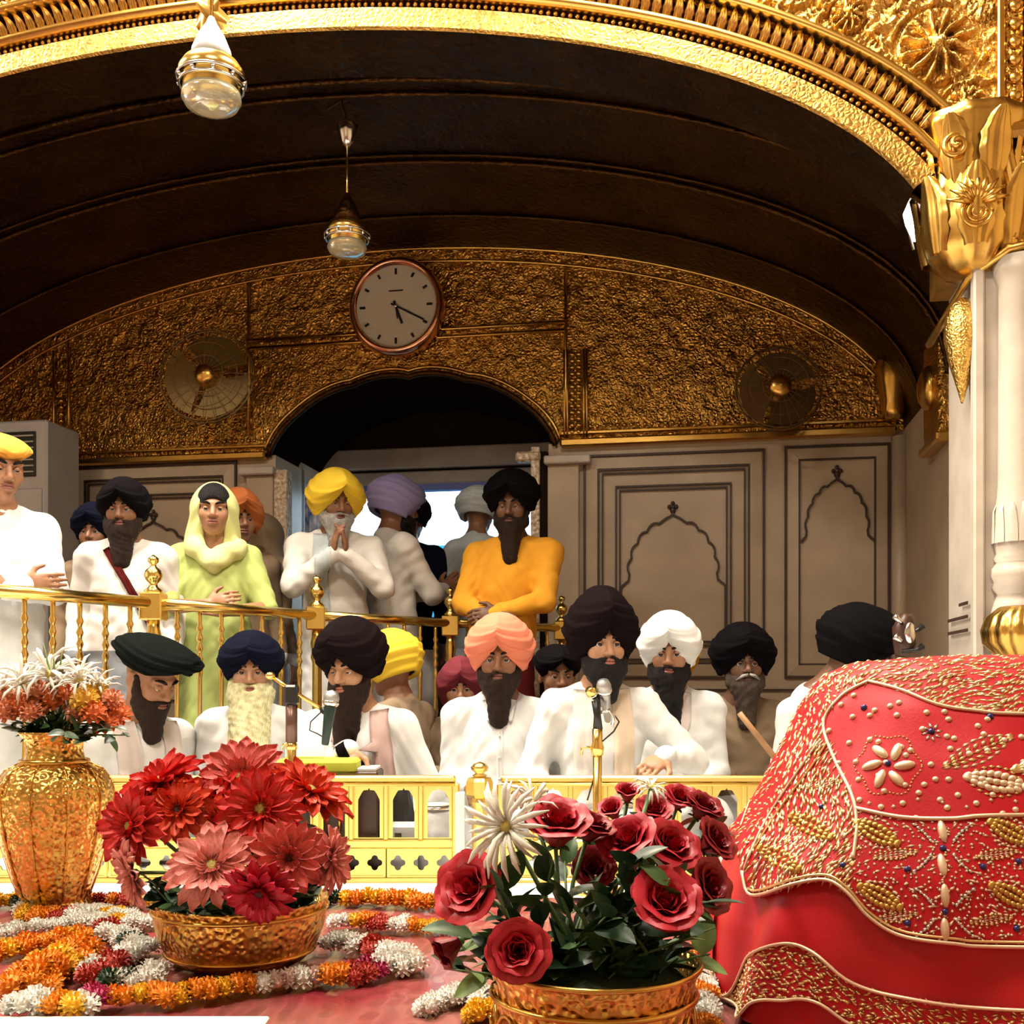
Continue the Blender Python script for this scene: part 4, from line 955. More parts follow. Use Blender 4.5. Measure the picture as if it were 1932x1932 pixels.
p7 = person('standing man in lavender turban and white shirt turned away to the right', (748, 958), 6.45, yaw=128, stand=True, s=1.12, hyaw=-10, hpitch=4, skin='brown', shirt='offwhite', pants='offwhite', turban=('lavender', dict(wd=0.120, dp=0.142, ht=0.135, peak=0.03, drop=0.09, bands=6)), beard=(0.10, 1.0, None), hair='black', group=STD, seed=21,
            hands={'L': dict(to=(0.02, -0.34, -0.22), dir=(-0.05, -0.85, 0.55), n=(1, 0, 0.2), th=(0, 0.3, 1), curl=0.15, hint=(0.8, 0.5, -0.7), spread=1.0), 'R': dict(to=(-0.03, -0.34, -0.22), dir=(0.05, -0.85, 0.55), n=(-1, 0, 0.2), th=(0, 0.3, 1), curl=0.15, hint=(-0.8, 0.5, -0.7))})
person('standing person in dark blue clothes just beyond the lavender turban', (772, 985), 7.0, yaw=170, stand=True, s=1.06, skin='brown', shirt='navy', turban=('black', dict()), group=STD, seed=22)
person('standing person in pale grey turban seen from behind in the doorway', (903, 972), 7.25, yaw=165, stand=True, s=1.08, skin='brown', shirt='greywhite', turban=('greywhite', dict(wd=0.128, dp=0.14, ht=0.14)), group=STD, seed=23, sh=0.14)
p9 = person('standing man in orange shirt and tall black turban with hands clasped low', (966, 958), 6.0, yaw=-16, stand=True, s=1.10, hyaw=6, hpitch=6, skin='dark', shirt='orange', pants='darkred', turban=('black', dict(wd=0.130, dp=0.13, ht=0.155, peak=0.06, drop=0.05, top=0.0)), beard=(0.17, 1.0, None), hair='brown', lid=0.6, group=STD, seed=24, lean=(0.07, 0.06), sh=0.195, skirt=False, belly=1.1,
            hands={'L': dict(to=(0.0, -0.27, -0.34), dir=(-0.8, -0.4, -0.1), n=(0, -1, 0.3), th=(0, 0.2, 1), curl=0.4, hint=(0.9, 0.3, -0.5)), 'R': dict(to=(-0.05, -0.27, -0.36), dir=(0.8, -0.4, -0.1), n=(0, -1, 0.3), th=(0, 0.2, 1), curl=0.4, hint=(-0.9, 0.3, -0.5))})
# ------------------------------------------------------------------ things of the hall
BLACK = mat('black_plastic', (0.012, 0.012, 0.012), 0.35)
CHROME = mat('chrome', (0.75, 0.75, 0.76), 0.18, 1.0)
WOOD_D = mat('wood_dark', (0.06, 0.022, 0.010), 0.4, var=0.3, varscale=15)
WOOD_M = mat('wood_mid', (0.38, 0.20, 0.09), 0.45, var=0.2, varscale=15)
GREYP = mat('grey_paint', (0.42, 0.38, 0.34), 0.5, var=0.06)
WHITEP = mat('white_paint', (0.80, 0.78, 0.75), 0.4)
o = part('white_sheet', bbox_bevel(-3.2, 2.2, 0.6, 5.0, 0.0, 0.012, 0.004), SHEET, None, False); tag(o, 'white cotton sheet spread over the floor under the musicians', 'sheet')

# --- brass railing behind the musicians
POSTS = [(-2.06, 3.98), (-1.60, 4.73), (-1.03, 5.60), (-0.365, 6.30), (0.322, 6.87)]
RT = 1.13
K_ = RT/1.066
rl = thing('brass_railing', 'polished brass railing with turned balusters in front of the standing worshippers', 'railing')
post_prof = [(0.034, 0.0), (0.034, 0.05), (0.024, 0.07), (0.022, 0.80), (0.030, 0.83), (0.024, 0.86), (0.030, 0.90), (0.024, 0.93), (0.024, 0.97)]
fin_prof = [(0.030, 1.075), (0.034, 1.09), (0.018, 1.105), (0.014, 1.118), (0.028, 1.135), (0.034, 1.155), (0.028, 1.175), (0.012, 1.19), (0.010, 1.20), (0.020, 1.212), (0.020, 1.225), (0.003, 1.24)]
post_prof = [(a*1.15, b*K_) for a, b in post_prof]; fin_prof = [(a*1.2, b*K_) for a, b in fin_prof]
post_me = mesh_data('post', *lathe(post_prof, 20)); fin_me = mesh_data('finial', *lathe(fin_prof, 20)); blk_me = mesh_data('post_block', *bbox_bevel(-0.05, 0.05, -0.05, 0.05, 0.965*K_, 1.08*K_, 0.006), smooth=False)
bal_prof = [(0.012, 0.09), (0.012, 0.14), (0.008, 0.16), (0.015, 0.20), (0.011, 0.26), (0.009, 0.50), (0.010, 0.72), (0.013, 0.76), (0.008, 0.775)]
z = 0.79
for k in range(4): bal_prof += [(0.008, z), (0.014, z+0.018), (0.008, z+0.036)]; z += 0.045
bal_prof += [(0.009, z+0.01), (0.009, 1.04)]
bal_prof = [(a*1.15, b*K_) for a, b in bal_prof]
bal_me = mesh_data('baluster', *lathe(bal_prof, 10))
for i, (x, y) in enumerate(POSTS):
    if i == 0: continue
    po = link('post', post_me, GOLD_B, rl, loc=(x, y, 0)); b_ = link('post_block', blk_me, GOLD_B, po); link('finial', fin_me, GOLD_B, po)
for (x0, y0), (x1, y1) in zip(POSTS, POSTS[1:]):
    L = math.hypot(x1-x0, y1-y0); dx, dy = (x1-x0)/L, (y1-y0)/L
    part('rail', tube([(x0+dx*0.03, y0+dy*0.03, RT-0.03), (x1-dx*0.03, y1-dy*0.03, RT-0.03)], 0.033, 14, flat=0.8), GOLD_B, rl)
    part('foot_rail', tube([(x0, y0, 0.085), (x1, y1, 0.085)], 0.020, 10), GOLD_B, rl)
    n = max(2, int(round(L/0.125)))
    for k in range(1, n): link('baluster', bal_me, GOLD_B, rl, loc=(x0+(x1-x0)*k/n, y0+(y1-y0)*k/n, 0))

# --- low gilded fence in front of the musicians
GOLD_F = mat('gold_fence', (0.88, 0.66, 0.20), 0.30, 1.0, ('noise', 50, 0.08, 0.002))
FY = 3.90
def fz(y): return CZ-(y-HZ)*FY/F_PX
def cusp_open(w, z0, z1):                      # opening of one bay: straight sides and lobed head
    h = []; r = w/2; zs = z1-r*1.15
    h.append((-r, z0)); h.append((-r, zs))
    for k in range(1, 13):
        a = math.pi/2*k/13; b = 1-0.10*abs(math.sin(3*a))
        h.append((-r*math.cos(a)*b, zs+r*1.05*math.sin(a)*b))
    h.append((0, z1)); return h+[(-p[0], p[1]) for p in h[-2::-1]]
PITCH = 0.1277
zt, zu, zm, zn, zl, zb = fz(1463), fz(1477), fz(1583), fz(1600), fz(1655), 0.0
def quatre(cx, cz, r):
    pts = []
    for k in range(4):
        a = math.pi/2*k+math.pi/2*0; c = (cx+r*0.62*math.cos(a), cz+r*0.62*math.sin(a))
        for q in np.linspace(-1.75, 1.75, 7): pts.append((c[0]+r*0.46*math.cos(a+q*0.9), c[1]+r*0.46*math.sin(a+q*0.9)))
    return pts
half = PITCH/2
bay_me = mesh_data('arched_plate', *plate(rect(-half+0.006, half-0.006, zm+0.002, zu-0.001), [cusp_open(PITCH-0.048, zm+0.006, zu-0.018)], -0.004, 0.004), smooth=False)
sq_me = mesh_data('baluster', *bbox_bevel(-0.0095, 0.0095, -0.016, 0.016, zm-0.002, zu+0.002, 0.004), smooth=False)
qn_pitch = PITCH*2/3
def fence(x0, n, label):
    fx = thing('gilded_fence', label, 'fence', (x0, FY, 0), 0, 'low gilded fence sections')
    L = n*PITCH
    part('top_rail', bbox_bevel(0, L, -0.024, 0.024, zu, zt, 0.007), GOLD_F, fx, False)
    part('top_bead', tube([(0, -0.024, zu-0.004), (L, -0.024, zu-0.004)], 0.006, 8), GOLD_F, fx)
    part('middle_rail', bbox_bevel(0, L, -0.022, 0.022, zn, zm, 0.006), GOLD_F, fx, False)
    part('bottom_rail', bbox_bevel(0, L, -0.026, 0.026, 0.0, zl, 0.006), GOLD_F, fx, False)
    for k in range(n+1): link('baluster', sq_me, GOLD_F, fx, loc=(k*PITCH, -0.006, 0))
    for k in range(n): link('arched_plate', bay_me, GOLD_F, fx, loc=((k+0.5)*PITCH, 0, 0))
    m = n//2                                    # pierced panels of two bays, three quatrefoils each
    for k in range(m):
        holes = [quatre((j-1)*qn_pitch, (zn+zl)/2, 0.026) for j in range(3)]
        part('pierced_panel', plate(rect(-PITCH+0.002, PITCH-0.002, zl-0.002, zn+0.002), holes, -0.004, 0.004), GOLD_F, fx, False, loc=((2*k+1)*PITCH, 0, 0))
        part('panel_frame', ribbon(rect(-PITCH+0.008, PITCH-0.008, zl+0.004, zn-0.004), 0.007, -0.010, -0.004, True), GOLD_F, fx, False, loc=((2*k+1)*PITCH, 0, 0))
    for k in range(0, n+1, 4 if n > 8 else n): part('end_post', bbox_bevel(-0.014, 0.014, -0.024, 0.024, 0, zu, 0.005), GOLD_F, fx, False, loc=(k*PITCH, -0.002, 0))
    return fx
fence((860-966)/F_PX*FY-16*PITCH, 16, 'low gilded fence with arched openings left of the knobbed post')
fence((945-966)/F_PX*FY, 8, 'low gilded fence behind the roses right of the knobbed post')
fp = thing('fence_post', 'octagonal gilded fence post with knob between the two fence sections', 'post', ((905-966)/F_PX*3.86, 3.86, 0))
def octa(prof): v, f = lathe(prof, 8, R(22.5), R(382.5)); return v, f
part('shaft', octa([(0.034, 0), (0.036, 0.03), (0.030, 0.05), (0.030, 0.29), (0.036, 0.31), (0.033, 0.325)]), GOLD_F, fp, False)
part('head', octa([(0.036, 0.325), (0.052, 0.338), (0.052, 0.385), (0.045, 0.398), (0.02, 0.402)]), GOLD_F, fp, False)
part('knob', lathe([(0.018, 0.40), (0.026, 0.406), (0.014, 0.414), (0.026, 0.424), (0.030, 0.436), (0.020, 0.448), (0.002, 0.456)], 16, lobes=lambda a, z: 1+0.10*math.cos(6*a)), GOLD_F, fp)
part('cap_white', bbox_bevel(-0.088, -0.052, -0.02, 0.03, 0, 0.345, 0.004), WHITEP, fp, False)

# --- wall clock
cu_, cw_ = UW(757, 590)
ck = thing('wall_clock', 'round wall clock with cream dial and pink gold rim high over the doorway', 'clock'); place_b(ck, cu_, 0.10, cw_)
ROSEG = mat('rose_gold', (0.78, 0.42, 0.28), 0.16, 1.0)
Rx = Matrix.Rotation(R(90), 4, 'X')
part('rim', Geo().add(lathe([(0.270, 0.0), (0.285, 0.055), (0.30, 0.068), (0.322, 0.05), (0.335, 0.01), (0.33, -0.06), (0.27, -0.06)], 64), Rx).geo(), ROSEG, ck)
part('dial', Geo().add(lathe([(0.0, 0.03), (0.283, 0.03), (0.283, 0.0), (0.0, 0.0)], 64), Rx).geo(), mat('dial_cream', (0.66, 0.58, 0.46), 0.3), ck, False)
for k in range(12):
    a = R(30*k); r = 0.235; w_ = 0.008; h_ = 0.032 if k % 3 else 0.040
    g = Geo().add(box(-w_, w_, -0.034, -0.031, r-h_/2, r+h_/2), Matrix.Rotation(a, 4, 'Y')); part('hour_mark', g.geo(), BLACK, ck, False)
for nm, ang, ln, w_ in (('minute_hand', 118, 0.22, 0.006), ('hour_hand', 160, 0.13, 0.008), ('second_hand', 172, 0.09, 0.003)):
    g = Geo().add(box(-w_, w_, -0.040, -0.036, -0.035, ln), Matrix.Rotation(R(ang), 4, 'Y')); part(nm, g.geo(), BLACK, ck, False)
part('hand_pin', sphere((0, -0.04, 0), (0.012, 0.006, 0.012), 10, 6), CHROME, ck)
part('dial_mark', box(-0.05, 0.05, -0.034, -0.031, 0.10, 0.108), BLACK, ck, False)

# --- two wall fans
def wall_fan(px, py, v, rad, m, label, cage=True):
    u, w = UW(px, py, v); fn_ = thing('wall_fan', label, 'fan', group='wall fans on the gold lunette'); place_b(fn_, u, v, w); fn_.rotation_euler = (R(-6), 0, -TH+R(6))
    part('hub', Geo().add(lathe([(0.0, 0.10), (0.045, 0.095), (0.07, 0.075), (0.078, 0.03), (0.078, -0.02), (0.0, -0.03)], 24), Rx).geo(), GOLD, fn_)
    for k in range(3):
        def bl(a, b):
            an = R(120*k+20)+(a-0.5)*R(112)*(0.75+0.25*b); r = 0.05+(rad*0.92-0.05)*b*(1-0.06*(2*a-1)**2)
            return (r*math.sin(an), -0.01-0.05*(a-0.5)*b, r*math.cos(an))
        part('blade', sheet(bl, 8, 8), m, fn_)
    g = Geo()
    if cage:
        for rr, yy in ((rad, -0.01), (rad*0.985, -0.045), (rad*0.7, -0.062), (rad*0.4, -0.072)):
            g.add(tube([(rr*math.cos(t), yy, rr*math.sin(t)) for t in np.linspace(0, 2*math.pi, 49)], 0.004 if rr < rad else 0.007, 5))
        for k in range(24):
            t = 2*math.pi*k/24; g.add(tube([(0.05*math.cos(t), -0.078, 0.05*math.sin(t)), (rad*0.55*math.cos(t), -0.07, rad*0.55*math.sin(t)), (rad*0.97*math.cos(t), -0.05, rad*0.97*math.sin(t)), (rad*math.cos(t), -0.01, rad*math.sin(t))], 0.0022, 4))
        part('cage', g.geo(), m, fn_, kind='stuff')
    part('motor', Geo().add(lathe([(0.06, 0.02), (0.07, -0.03), (0.065, -0.14), (0.03, -0.16)], 20), Rx).geo(), m, fn_)
    part('bracket', tube([(0, 0.12, 0), (0, 0.16, -0.10), (0, v-0.01, -0.16)], 0.02, 8), m, fn_)
FANM = mat('fan_bronze', (0.26, 0.165, 0.055), 0.45, 0.6); FAND = mat('fan_dark_bronze', (0.14, 0.07, 0.02), 0.5, 0.6)
wall_fan(392, 712, 0.35, 0.32, FANM, 'bronze wall fan left of the clock on the gold lunette')
wall_fan(1468, 735, 0.35, 0.26, FAND, 'dark wall fan with gilt hub on the right of the lunette')

# --- hanging lamps
GLASS = mat('lamp_glass', (0.75, 0.66, 0.42), 0.12, 0.0, trans=0.6)
def pendant(px, py, d, s, label, top_z, white=True):
    c = P(px, py, d); t = thing('pendant_lamp', label, 'lamp', c, 0, 'hanging lamps under the vault')
    part('rod', tube([(0, 0, 0.05*s), (0, 0, top_z-c.z)], 0.008*s, 8), GOLD_B, t)
    part('cap', lathe([(0.012*s, 0.20*s), (0.022*s, 0.175*s), (0.05*s, 0.13*s), (0.075*s, 0.07*s), (0.08*s, 0.035*s), (0.06*s, 0.03*s)], 28), WHITEP if white else BRONZE, t)
    part('bowl', lathe([(0.07*s, 0.035*s), (0.105*s, 0.02*s), (0.125*s, -0.01*s), (0.128*s, -0.04*s), (0.118*s, -0.05*s), (0.12*s, -0.065*s), (0.108*s, -0.075*s), (0.108*s, -0.09*s), (0.085*s, -0.11*s), (0.04*s, -0.125*s), (0.0, -0.128*s)], 36), GOLD_B, t)
    for zz, rr in ((-0.045, 0.131), (-0.07, 0.122)): part('ring', tube([(rr*s*math.cos(a), rr*s*math.sin(a), zz*s) for a in np.linspace(0, 2*math.pi, 33)], 0.006*s, 6), CHROME, t)
    part('glass', lathe([(0.112*s, -0.095*s), (0.115*s, -0.12*s), (0.10*s, -0.145*s), (0.06*s, -0.16*s), (0.0, -0.163*s)], 32), GLASS, t)
    for k in range(10): a = 2*math.pi*k/10; part('drop', sphere((0.126*s*math.cos(a), 0.126*s*math.sin(a), -0.058*s), 0.010*s, 8, 6), CHROME, t)
    return t
pendant(399, 130, 3.9, 0.94, 'white capped brass pendant lamp hanging at the upper left', 4.9)
t2 = pendant(655, 430, 5.4, 0.88, 'small brass pendant lamp hanging in the dark vault', P(652, 265, 5.4).z, False)
zc = P(652, 250, 5.4).z-P(655, 430, 5.4).z
part('canopy', lathe([(0.012, zc-0.07), (0.03, zc-0.05), (0.045, zc), (0.052, zc+0.035), (0.045, zc+0.045), (0.02, zc+0.05)], 20, lobes=lambda a, z: 1+0.06*math.cos(8*a)), CHROME, t2)
tc_ = P(655, 430, 5.4)
part('stem', tube([(0, 0, zc+0.04), (-0.03, 0.0, zc+0.16), (-0.11, 0.0, 3.66-tc_.z)], 0.008, 6), BRONZE, t2)
# glowing tube added to stand for the white glare past the capital
wl = thing('wall_lamp', 'glowing white tube added for a glare half hidden behind the gilded capital', 'lamp', P(1717, 405, 4.86))
part('tube', tube([(-0.035, 0.0, 0.13), (-0.012, 0.0, 0.05), (0.012, 0.0, -0.04), (0.025, 0.0, -0.12)], [0.012, 0.03, 0.032, 0.012], 10), mat('lamp_white', (1, 1, 1), 0.5, emit=(1.0, 0.97, 0.95, 9.0)), wl)
part('holder', tube([(-0.03, 0.05, 0.15), (0.04, 0.05, -0.14)], 0.012, 8), CHROME, wl)

# --- tall air conditioner at the left
ac = thing('air_conditioner', 'tall grey floor standing air conditioner at the left wall', 'air conditioner')
u1 = UW(88, 900, 0.75)[0]; place_b(ac, u1-0.62, 0.75, 0)
part('cabinet', bbox_bevel(0, 0.62, 0, 0.38, 0.0, UW(60, 792, 0.75)[1], 0.015), GREYP, ac, False)
za, zb_ = UW(40, 815, 0.75)[1], UW(40, 900, 0.75)[1]
part('outlet', bbox_bevel(0.20, 0.545, -0.012, 0.01, zb_, za, 0.004), BLACK, ac, False)
for k in range(7): part('louvre', bbox_bevel(0.21, 0.535, -0.022, -0.006, zb_+0.025+k*(za-zb_-0.04)/6.5, zb_+0.035+k*(za-zb_-0.04)/6.5, 0.002), GREYP, ac, False)
part('front_panel', bbox_bevel(0.03, 0.59, -0.014, 0.01, 0.15, zb_-0.08, 0.006), GREYP, ac, False)

# --- microphones
def mic(t, c, direction, head_col, body_col, s=1.0):
    dv = Vector(direction).normalized(); M = Matrix.Translation(Vector(c)) @ dv.to_track_quat('Z', 'Y').to_matrix().to_4x4()
    part('mic_body', Geo().add(lathe([(0.010*s, -0.15*s), (0.013*s, -0.145*s), (0.021*s, -0.02*s), (0.020*s, -0.01*s)], 16), M).geo(), body_col, t)
    part('mic_head', Geo().add(lathe([(0.020*s, -0.012*s), (0.027*s, 0.004*s), (0.028*s, 0.02*s), (0.022*s, 0.038*s), (0.0, 0.046*s)], 18), M).geo(), head_col, t)
    part('mic_ring', Geo().add(lathe([(0.024*s, -0.012*s), (0.029*s, -0.004*s), (0.029*s, 0.004*s), (0.024*s, 0.008*s)], 18), M).geo(), CHROME, t)
MESHM = mat('mic_mesh', (0.42, 0.42, 0.42), 0.4, 0.9, ('voronoi', 400, 0.6, 0.002))
DGREEN = mat('mic_green', (0.012, 0.035, 0.028), 0.35)
d1 = 3.72
base = P(550, 1400, d1); base.z = 0.012
m1 = thing('microphone_stand', 'boom microphone stand with dark green microphone before the singer', 'microphone', base)
L1 = lambda px, py, d=d1: tuple(P(px, py, d)-base)
part('base_plate', lathe([(0.09, 0), (0.09, 0.012), (0.03, 0.022), (0.014, 0.03)], 24), BLACK, m1)
part('pole', tube([(0, 0, 0.0), L1(550, 1325)], 0.017, 12), GOLD_B, m1)
part('pole_sleeve', tube([L1(550, 1400), L1(550, 1330)], 0.021, 12), mat('brown_metal', (0.16, 0.09, 0.07), 0.35, 0.7), m1)
part('clamp', bbox_bevel(-0.024, 0.024, -0.024, 0.024, L1(550, 1330)[2], L1(550, 1292)[2], 0.008), BLACK, m1, False)
part('boom', tube([L1(512, 1276), L1(550, 1302), L1(610, 1340)], 0.007, 8), GOLD_B, m1)
part('boom_bulb', sphere(L1(510, 1275), (0.018, 0.018, 0.014), 12, 8), GOLD_B, m1)
mic(m1, L1(624, 1326), (0.12, 0.1, 1), MESHM, DGREEN, 1.0)
part('mic_clip', tube([L1(607, 1338), L1(616, 1345), L1(622, 1350)], 0.012, 8), BLACK, m1)
part('cable', tube([L1(612, 1392), L1(598, 1384), L1(584, 1378), L1(586, 1362), L1(604, 1345), L1(612, 1340)], 0.0025, 5), BLACK, m1)
part('wing_nut', tube([L1(532, 1414), L1(534, 1405), L1(550, 1403)], 0.004, 6), GOLD_B, m1)
part('nut', sphere(L1(550, 1408), (0.022, 0.022, 0.02), 10, 6), GOLD_B, m1)
d2 = 3.70
base = P(1127, 1400, d2); base.z = 0.012
m2 = thing('microphone_stand', 'gilded microphone stand with silver and brass microphones before the tallest turban', 'microphone', base)
L2 = lambda px, py, d=d2: tuple(P(px, py, d)-base)
part('base_plate', lathe([(0.09, 0), (0.09, 0.012), (0.03, 0.022), (0.018, 0.03)], 24), GOLD_B, m2)
part('pole', tube([(0, 0, 0.0), L2(1127, 1405)], 0.016, 14), GOLD_B, m2)
part('pole_joint', lathe([(0.02, L2(0, 1425)[2]), (0.024, L2(0, 1410)[2]), (0.018, L2(0, 1400)[2]), (0.018, L2(0, 1375)[2])], 16), GOLD_B, m2)
part('swivel', tube([L2(1128, 1376), L2(1127, 1350), L2(1124, 1322)], [0.018, 0.013, 0.016], 10), BLACK, m2)
part('clip_arm', tube([L2(1130, 1345), L2(1150, 1340), L2(1158, 1352), L2(1155, 1368)], 0.006, 8), CHROME, m2)
mic(m2, L2(1140, 1302), (-0.12, -0.5, 0.65), MESHM, mat('mic_silver', (0.35, 0.35, 0.36), 0.3, 0.9), 0.95)
mic(m2, L2(1117, 1308), (-0.35, -0.7, 0.35), GOLD_B, BLACK, 0.7)
part('tee_handle', tube([L2(1127, 1412), L2(1105, 1410), L2(1098, 1412), L2(1097, 1424)], 0.005, 8), GOLD_B, m2)
part('cable', tube([L2(1160, 1350), L2(1168, 1362), L2(1158, 1380), L2(1135, 1400), L2(1120, 1470), L2(1108, 1510)], 0.003, 5), BLACK, m2)
# --- harmonium, music sheet and drums behind the fence
hx0, hx1, hy0, hy1 = -0.87, -0.50, 3.955, 4.13
hm = thing('harmonium', 'dark wooden harmonium with lime cloth behind the fence before the singer', 'harmonium', (hx0, hy0, 0.012))
W_, D_ = hx1-hx0, hy1-hy0
part('body', bbox_bevel(0, W_, 0, D_, 0.10, 0.40, 0.006), WOOD_D, hm, False)
part('plinth', bbox_bevel(-0.015, W_+0.015, -0.008, D_, 0.0, 0.10, 0.006), WOOD_D, hm, False)
part('cloth_cover', bbox_bevel(-0.012, W_*0.78, -0.008, D_*0.8, 0.39, 0.445, 0.012), mat('cloth_lime', (0.55, 0.56, 0.05), 0.8), hm, False)
for k in range(14): part('key', bbox_bevel(W_*0.78+0.004*0, W_-0.01, 0.01+k*0.011, 0.019+k*0.011, 0.40, 0.412, 0.002), WHITEP, hm, False)
part('handle', tube([(W_*0.62, -0.012, 0.18), (W_*0.62, -0.02, 0.24), (W_*0.62, -0.012, 0.30)], 0.006, 6), GOLD_B, hm)
ms = thing('music_sheet', 'white open booklet standing on the harmonium beside the microphone pole', 'booklet', (hx0+0.14, hy0+0.06, 0.462))
part('page', bbox_bevel(-0.13, 0.02, 0, 0.006, 0.0, 0.175, 0.002), mat('paper_white', (0.9, 0.9, 0.88), 0.7), ms, False, rot=(R(-12), 0, 0))
dr = thing('metal_drum', 'white metal drum seen through the fence openings', 'drum', P(822, 1540, 4.06)*Vector((1, 1, 0))+Vector((0, 0, 0.012)) if False else (P(822, 1540, 4.06).x, 4.06, 0.012))
part('shell', lathe([(0.05, 0.0), (0.075, 0.02), (0.098, 0.10), (0.095, 0.17), (0.07, 0.23), (0.055, 0.26)], 28), WHITEP, dr)
part('skin', lathe([(0.055, 0.26), (0.056, 0.268), (0.02, 0.272), (0.0, 0.272)], 28), mat('drum_skin', (0.78, 0.72, 0.6), 0.6), dr)
part('tuning_ring', tube([(0.06*math.cos(a), 0.06*math.sin(a), 0.255) for a in np.linspace(0, 2*math.pi, 25)], 0.007, 6), CHROME, dr)
db = thing('white_box', 'small white box with black mark seen through the fence', 'box', (P(765, 1540, 4.02).x, 4.02, 0.012))
part('carton', bbox_bevel(-0.06, 0.05, -0.05, 0.05, 0, 0.20, 0.01), WHITEP, db, False); part('mark', bbox_bevel(-0.035, -0.01, -0.054, -0.049, 0.10, 0.17, 0.001), BLACK, db, False)
bk = thing('folded_black_cloth', 'black cloth bundle leaning behind the fence', 'cloth', (P(752, 1540, 4.14).x, 4.14, 0.012))
part('cloth_fold', lathe([(0.05, 0), (0.075, 0.05), (0.07, 0.2), (0.05, 0.32), (0.02, 0.36)], 14, lobes=lambda a, z: 1+0.15*math.cos(4*a+z*12)), BLACK, bk)
# --- bowed instrument at the right: carved dark peg head with silver fittings, and its bow
c = P(1706, 1205, 4.05)
ins = thing('string_instrument', 'dark carved peg head of a bowed string instrument by the right pier', 'instrument', (c.x, c.y, 0.012))
zt_ = c.z-0.012
part('neck', tube([(-0.10, 0.02, 0.0), (-0.06, 0.02, zt_*0.5), (-0.01, 0.0, zt_-0.06)], [0.05, 0.03, 0.022], 12), WOOD_D, ins)
part('peg_head', tube([(-0.01, 0, zt_-0.07), (0.005, 0, zt_-0.02), (-0.005, 0, zt_+0.04), (0.012, 0, zt_+0.075), (0.035, 0, zt_+0.085)], [0.026, 0.046, 0.040, 0.034, 0.010], 12), WOOD_D, ins)
for k in range(4): part('peg', tube([(-0.02, -0.03, zt_-0.05+0.036*k), ((-1)**k*0.03, -0.045, zt_-0.045+0.036*k), ((-1)**k*0.055, -0.045, zt_-0.03+0.038*k)], [0.007, 0.008, 0.013], 8), CHROME if k % 2 else BLACK, ins)
part('scroll_plate', sphere((0.005, -0.045, zt_+0.02), (0.022, 0.012, 0.04), 12, 8), CHROME, ins)
b0 = P(1395, 1345, 3.95); b1 = P(1462, 1430, 3.95)
bo = part('wooden_bow', tube([(0, 0, 0), tuple((b1-b0)*0.5), tuple(b1-b0), tuple((b1-b0)*4.2)], [0.011, 0.011, 0.012, 0.010], 8), WOOD_M, None, loc=b0)
tag(bo, 'slim wooden bow stick slanting behind the red cloth', 'bow')
b0 = P(1672, 1245, 4.02); b1 = P(1742, 1212, 4.02)
# ------------------------------------------------------------------ the table in front: vessels, flowers, garlands, draped cloth
TZ = 0.35
def TP(px, py, h=0.0):                          # point on the table top (raised by h) seen at a pixel
    d = (CZ-TZ-h)*F_PX/(py-HZ); return Vector(((px-966)/F_PX*d, d, TZ+h))
SATIN = mat('satin_red', (0.34, 0.025, 0.04), 0.20, 0.0, ('wave', 7, 0.5, 0.02), var=0.5, varscale=4, col2=(0.42, 0.16, 0.13), coat=0.5)
tb = thing('offering_table', 'low table covered with glossy red cloth under the flowers', 'table', (0, 1.42, 0))
def top_fn(a, b):
    x = -1.15+2.3*a; y = -0.52+1.05*b
    return (x, y, TZ+0.0035*math.sin(9*x+4*y)*math.sin(7*y)*math.sin(math.pi*b)*math.sin(math.pi*a)-0.0036)
part('cloth_top', sheet(top_fn, 90, 50), SATIN, tb)
part('table_body', bbox_bevel(-1.14, 1.14, -0.51, 0.52, 0.012, TZ-0.012, 0.01), mat('cloth_white_side', (0.82, 0.80, 0.76), 0.8), tb, False)
hemw = part('white_runner', bbox_bevel(-1.15, -0.28, 0.905, 1.226, TZ+0.001, TZ+0.006, 0.002), SHEET, None, False); tag(hemw, 'white cloth runner along the front edge of the red table', 'cloth')

# --- vessels
def vlathe(prof, n=56, lobes=None): return lathe(prof, n, lobes=lobes)
vc = TP(103, 1716); vd = vc.y
va = thing('flower_vase', 'tall chased golden vase holding orange and white flowers', 'vase', vc)
vz = lambda y: (CZ-(y-HZ)*vd/F_PX)-TZ; vr = lambda px: px*vd/F_PX
vp = [(vr(62), 0.0), (vr(66), 0.008), (vr(56), 0.018), (vr(60), vz(1690)), (vr(78), vz(1640)), (vr(94), vz(1580)), (vr(103), vz(1530)), (vr(105), vz(1500)), (vr(100), vz(1475)), (vr(84), vz(1452)), (vr(62), vz(1440))]
part('belly', vlathe(vp, 72, lobes=lambda a, z: 1+0.012*abs(math.cos(5*a))), GOLD_V, va)
part('neck', vlathe([(vr(62), vz(1440)), (vr(54), vz(1432)), (vr(50), vz(1415)), (vr(52), vz(1398)), (vr(62), vz(1384)), (vr(64), vz(1380)), (vr(56), vz(1380)), (vr(46), vz(1395))], 48), GOLD_V, va)
part('neck_ring', tube([(vr(58)*math.cos(a), vr(58)*math.sin(a), vz(1436)) for a in np.linspace(0, 2*math.pi, 49)], 0.005, 8), GOLD, va)
for k in range(10):
    a = 2*math.pi*(k+0.5)/10; pts = []
    for (r, z) in vp[3:11]: pts.append(((r+0.001)*math.cos(a), (r+0.001)*math.sin(a), z))
    part('rib', tube(pts, 0.0022, 5), GOLD_V, va)
bc = TP(455, 1806); bd = bc.y; br = lambda px: px*bd/F_PX; bz = lambda y: (CZ-(y-HZ)*bd/F_PX)-TZ
gb = thing('flower_bowl', 'wide chased golden bowl filled with red gerbera daisies', 'bowl', bc)
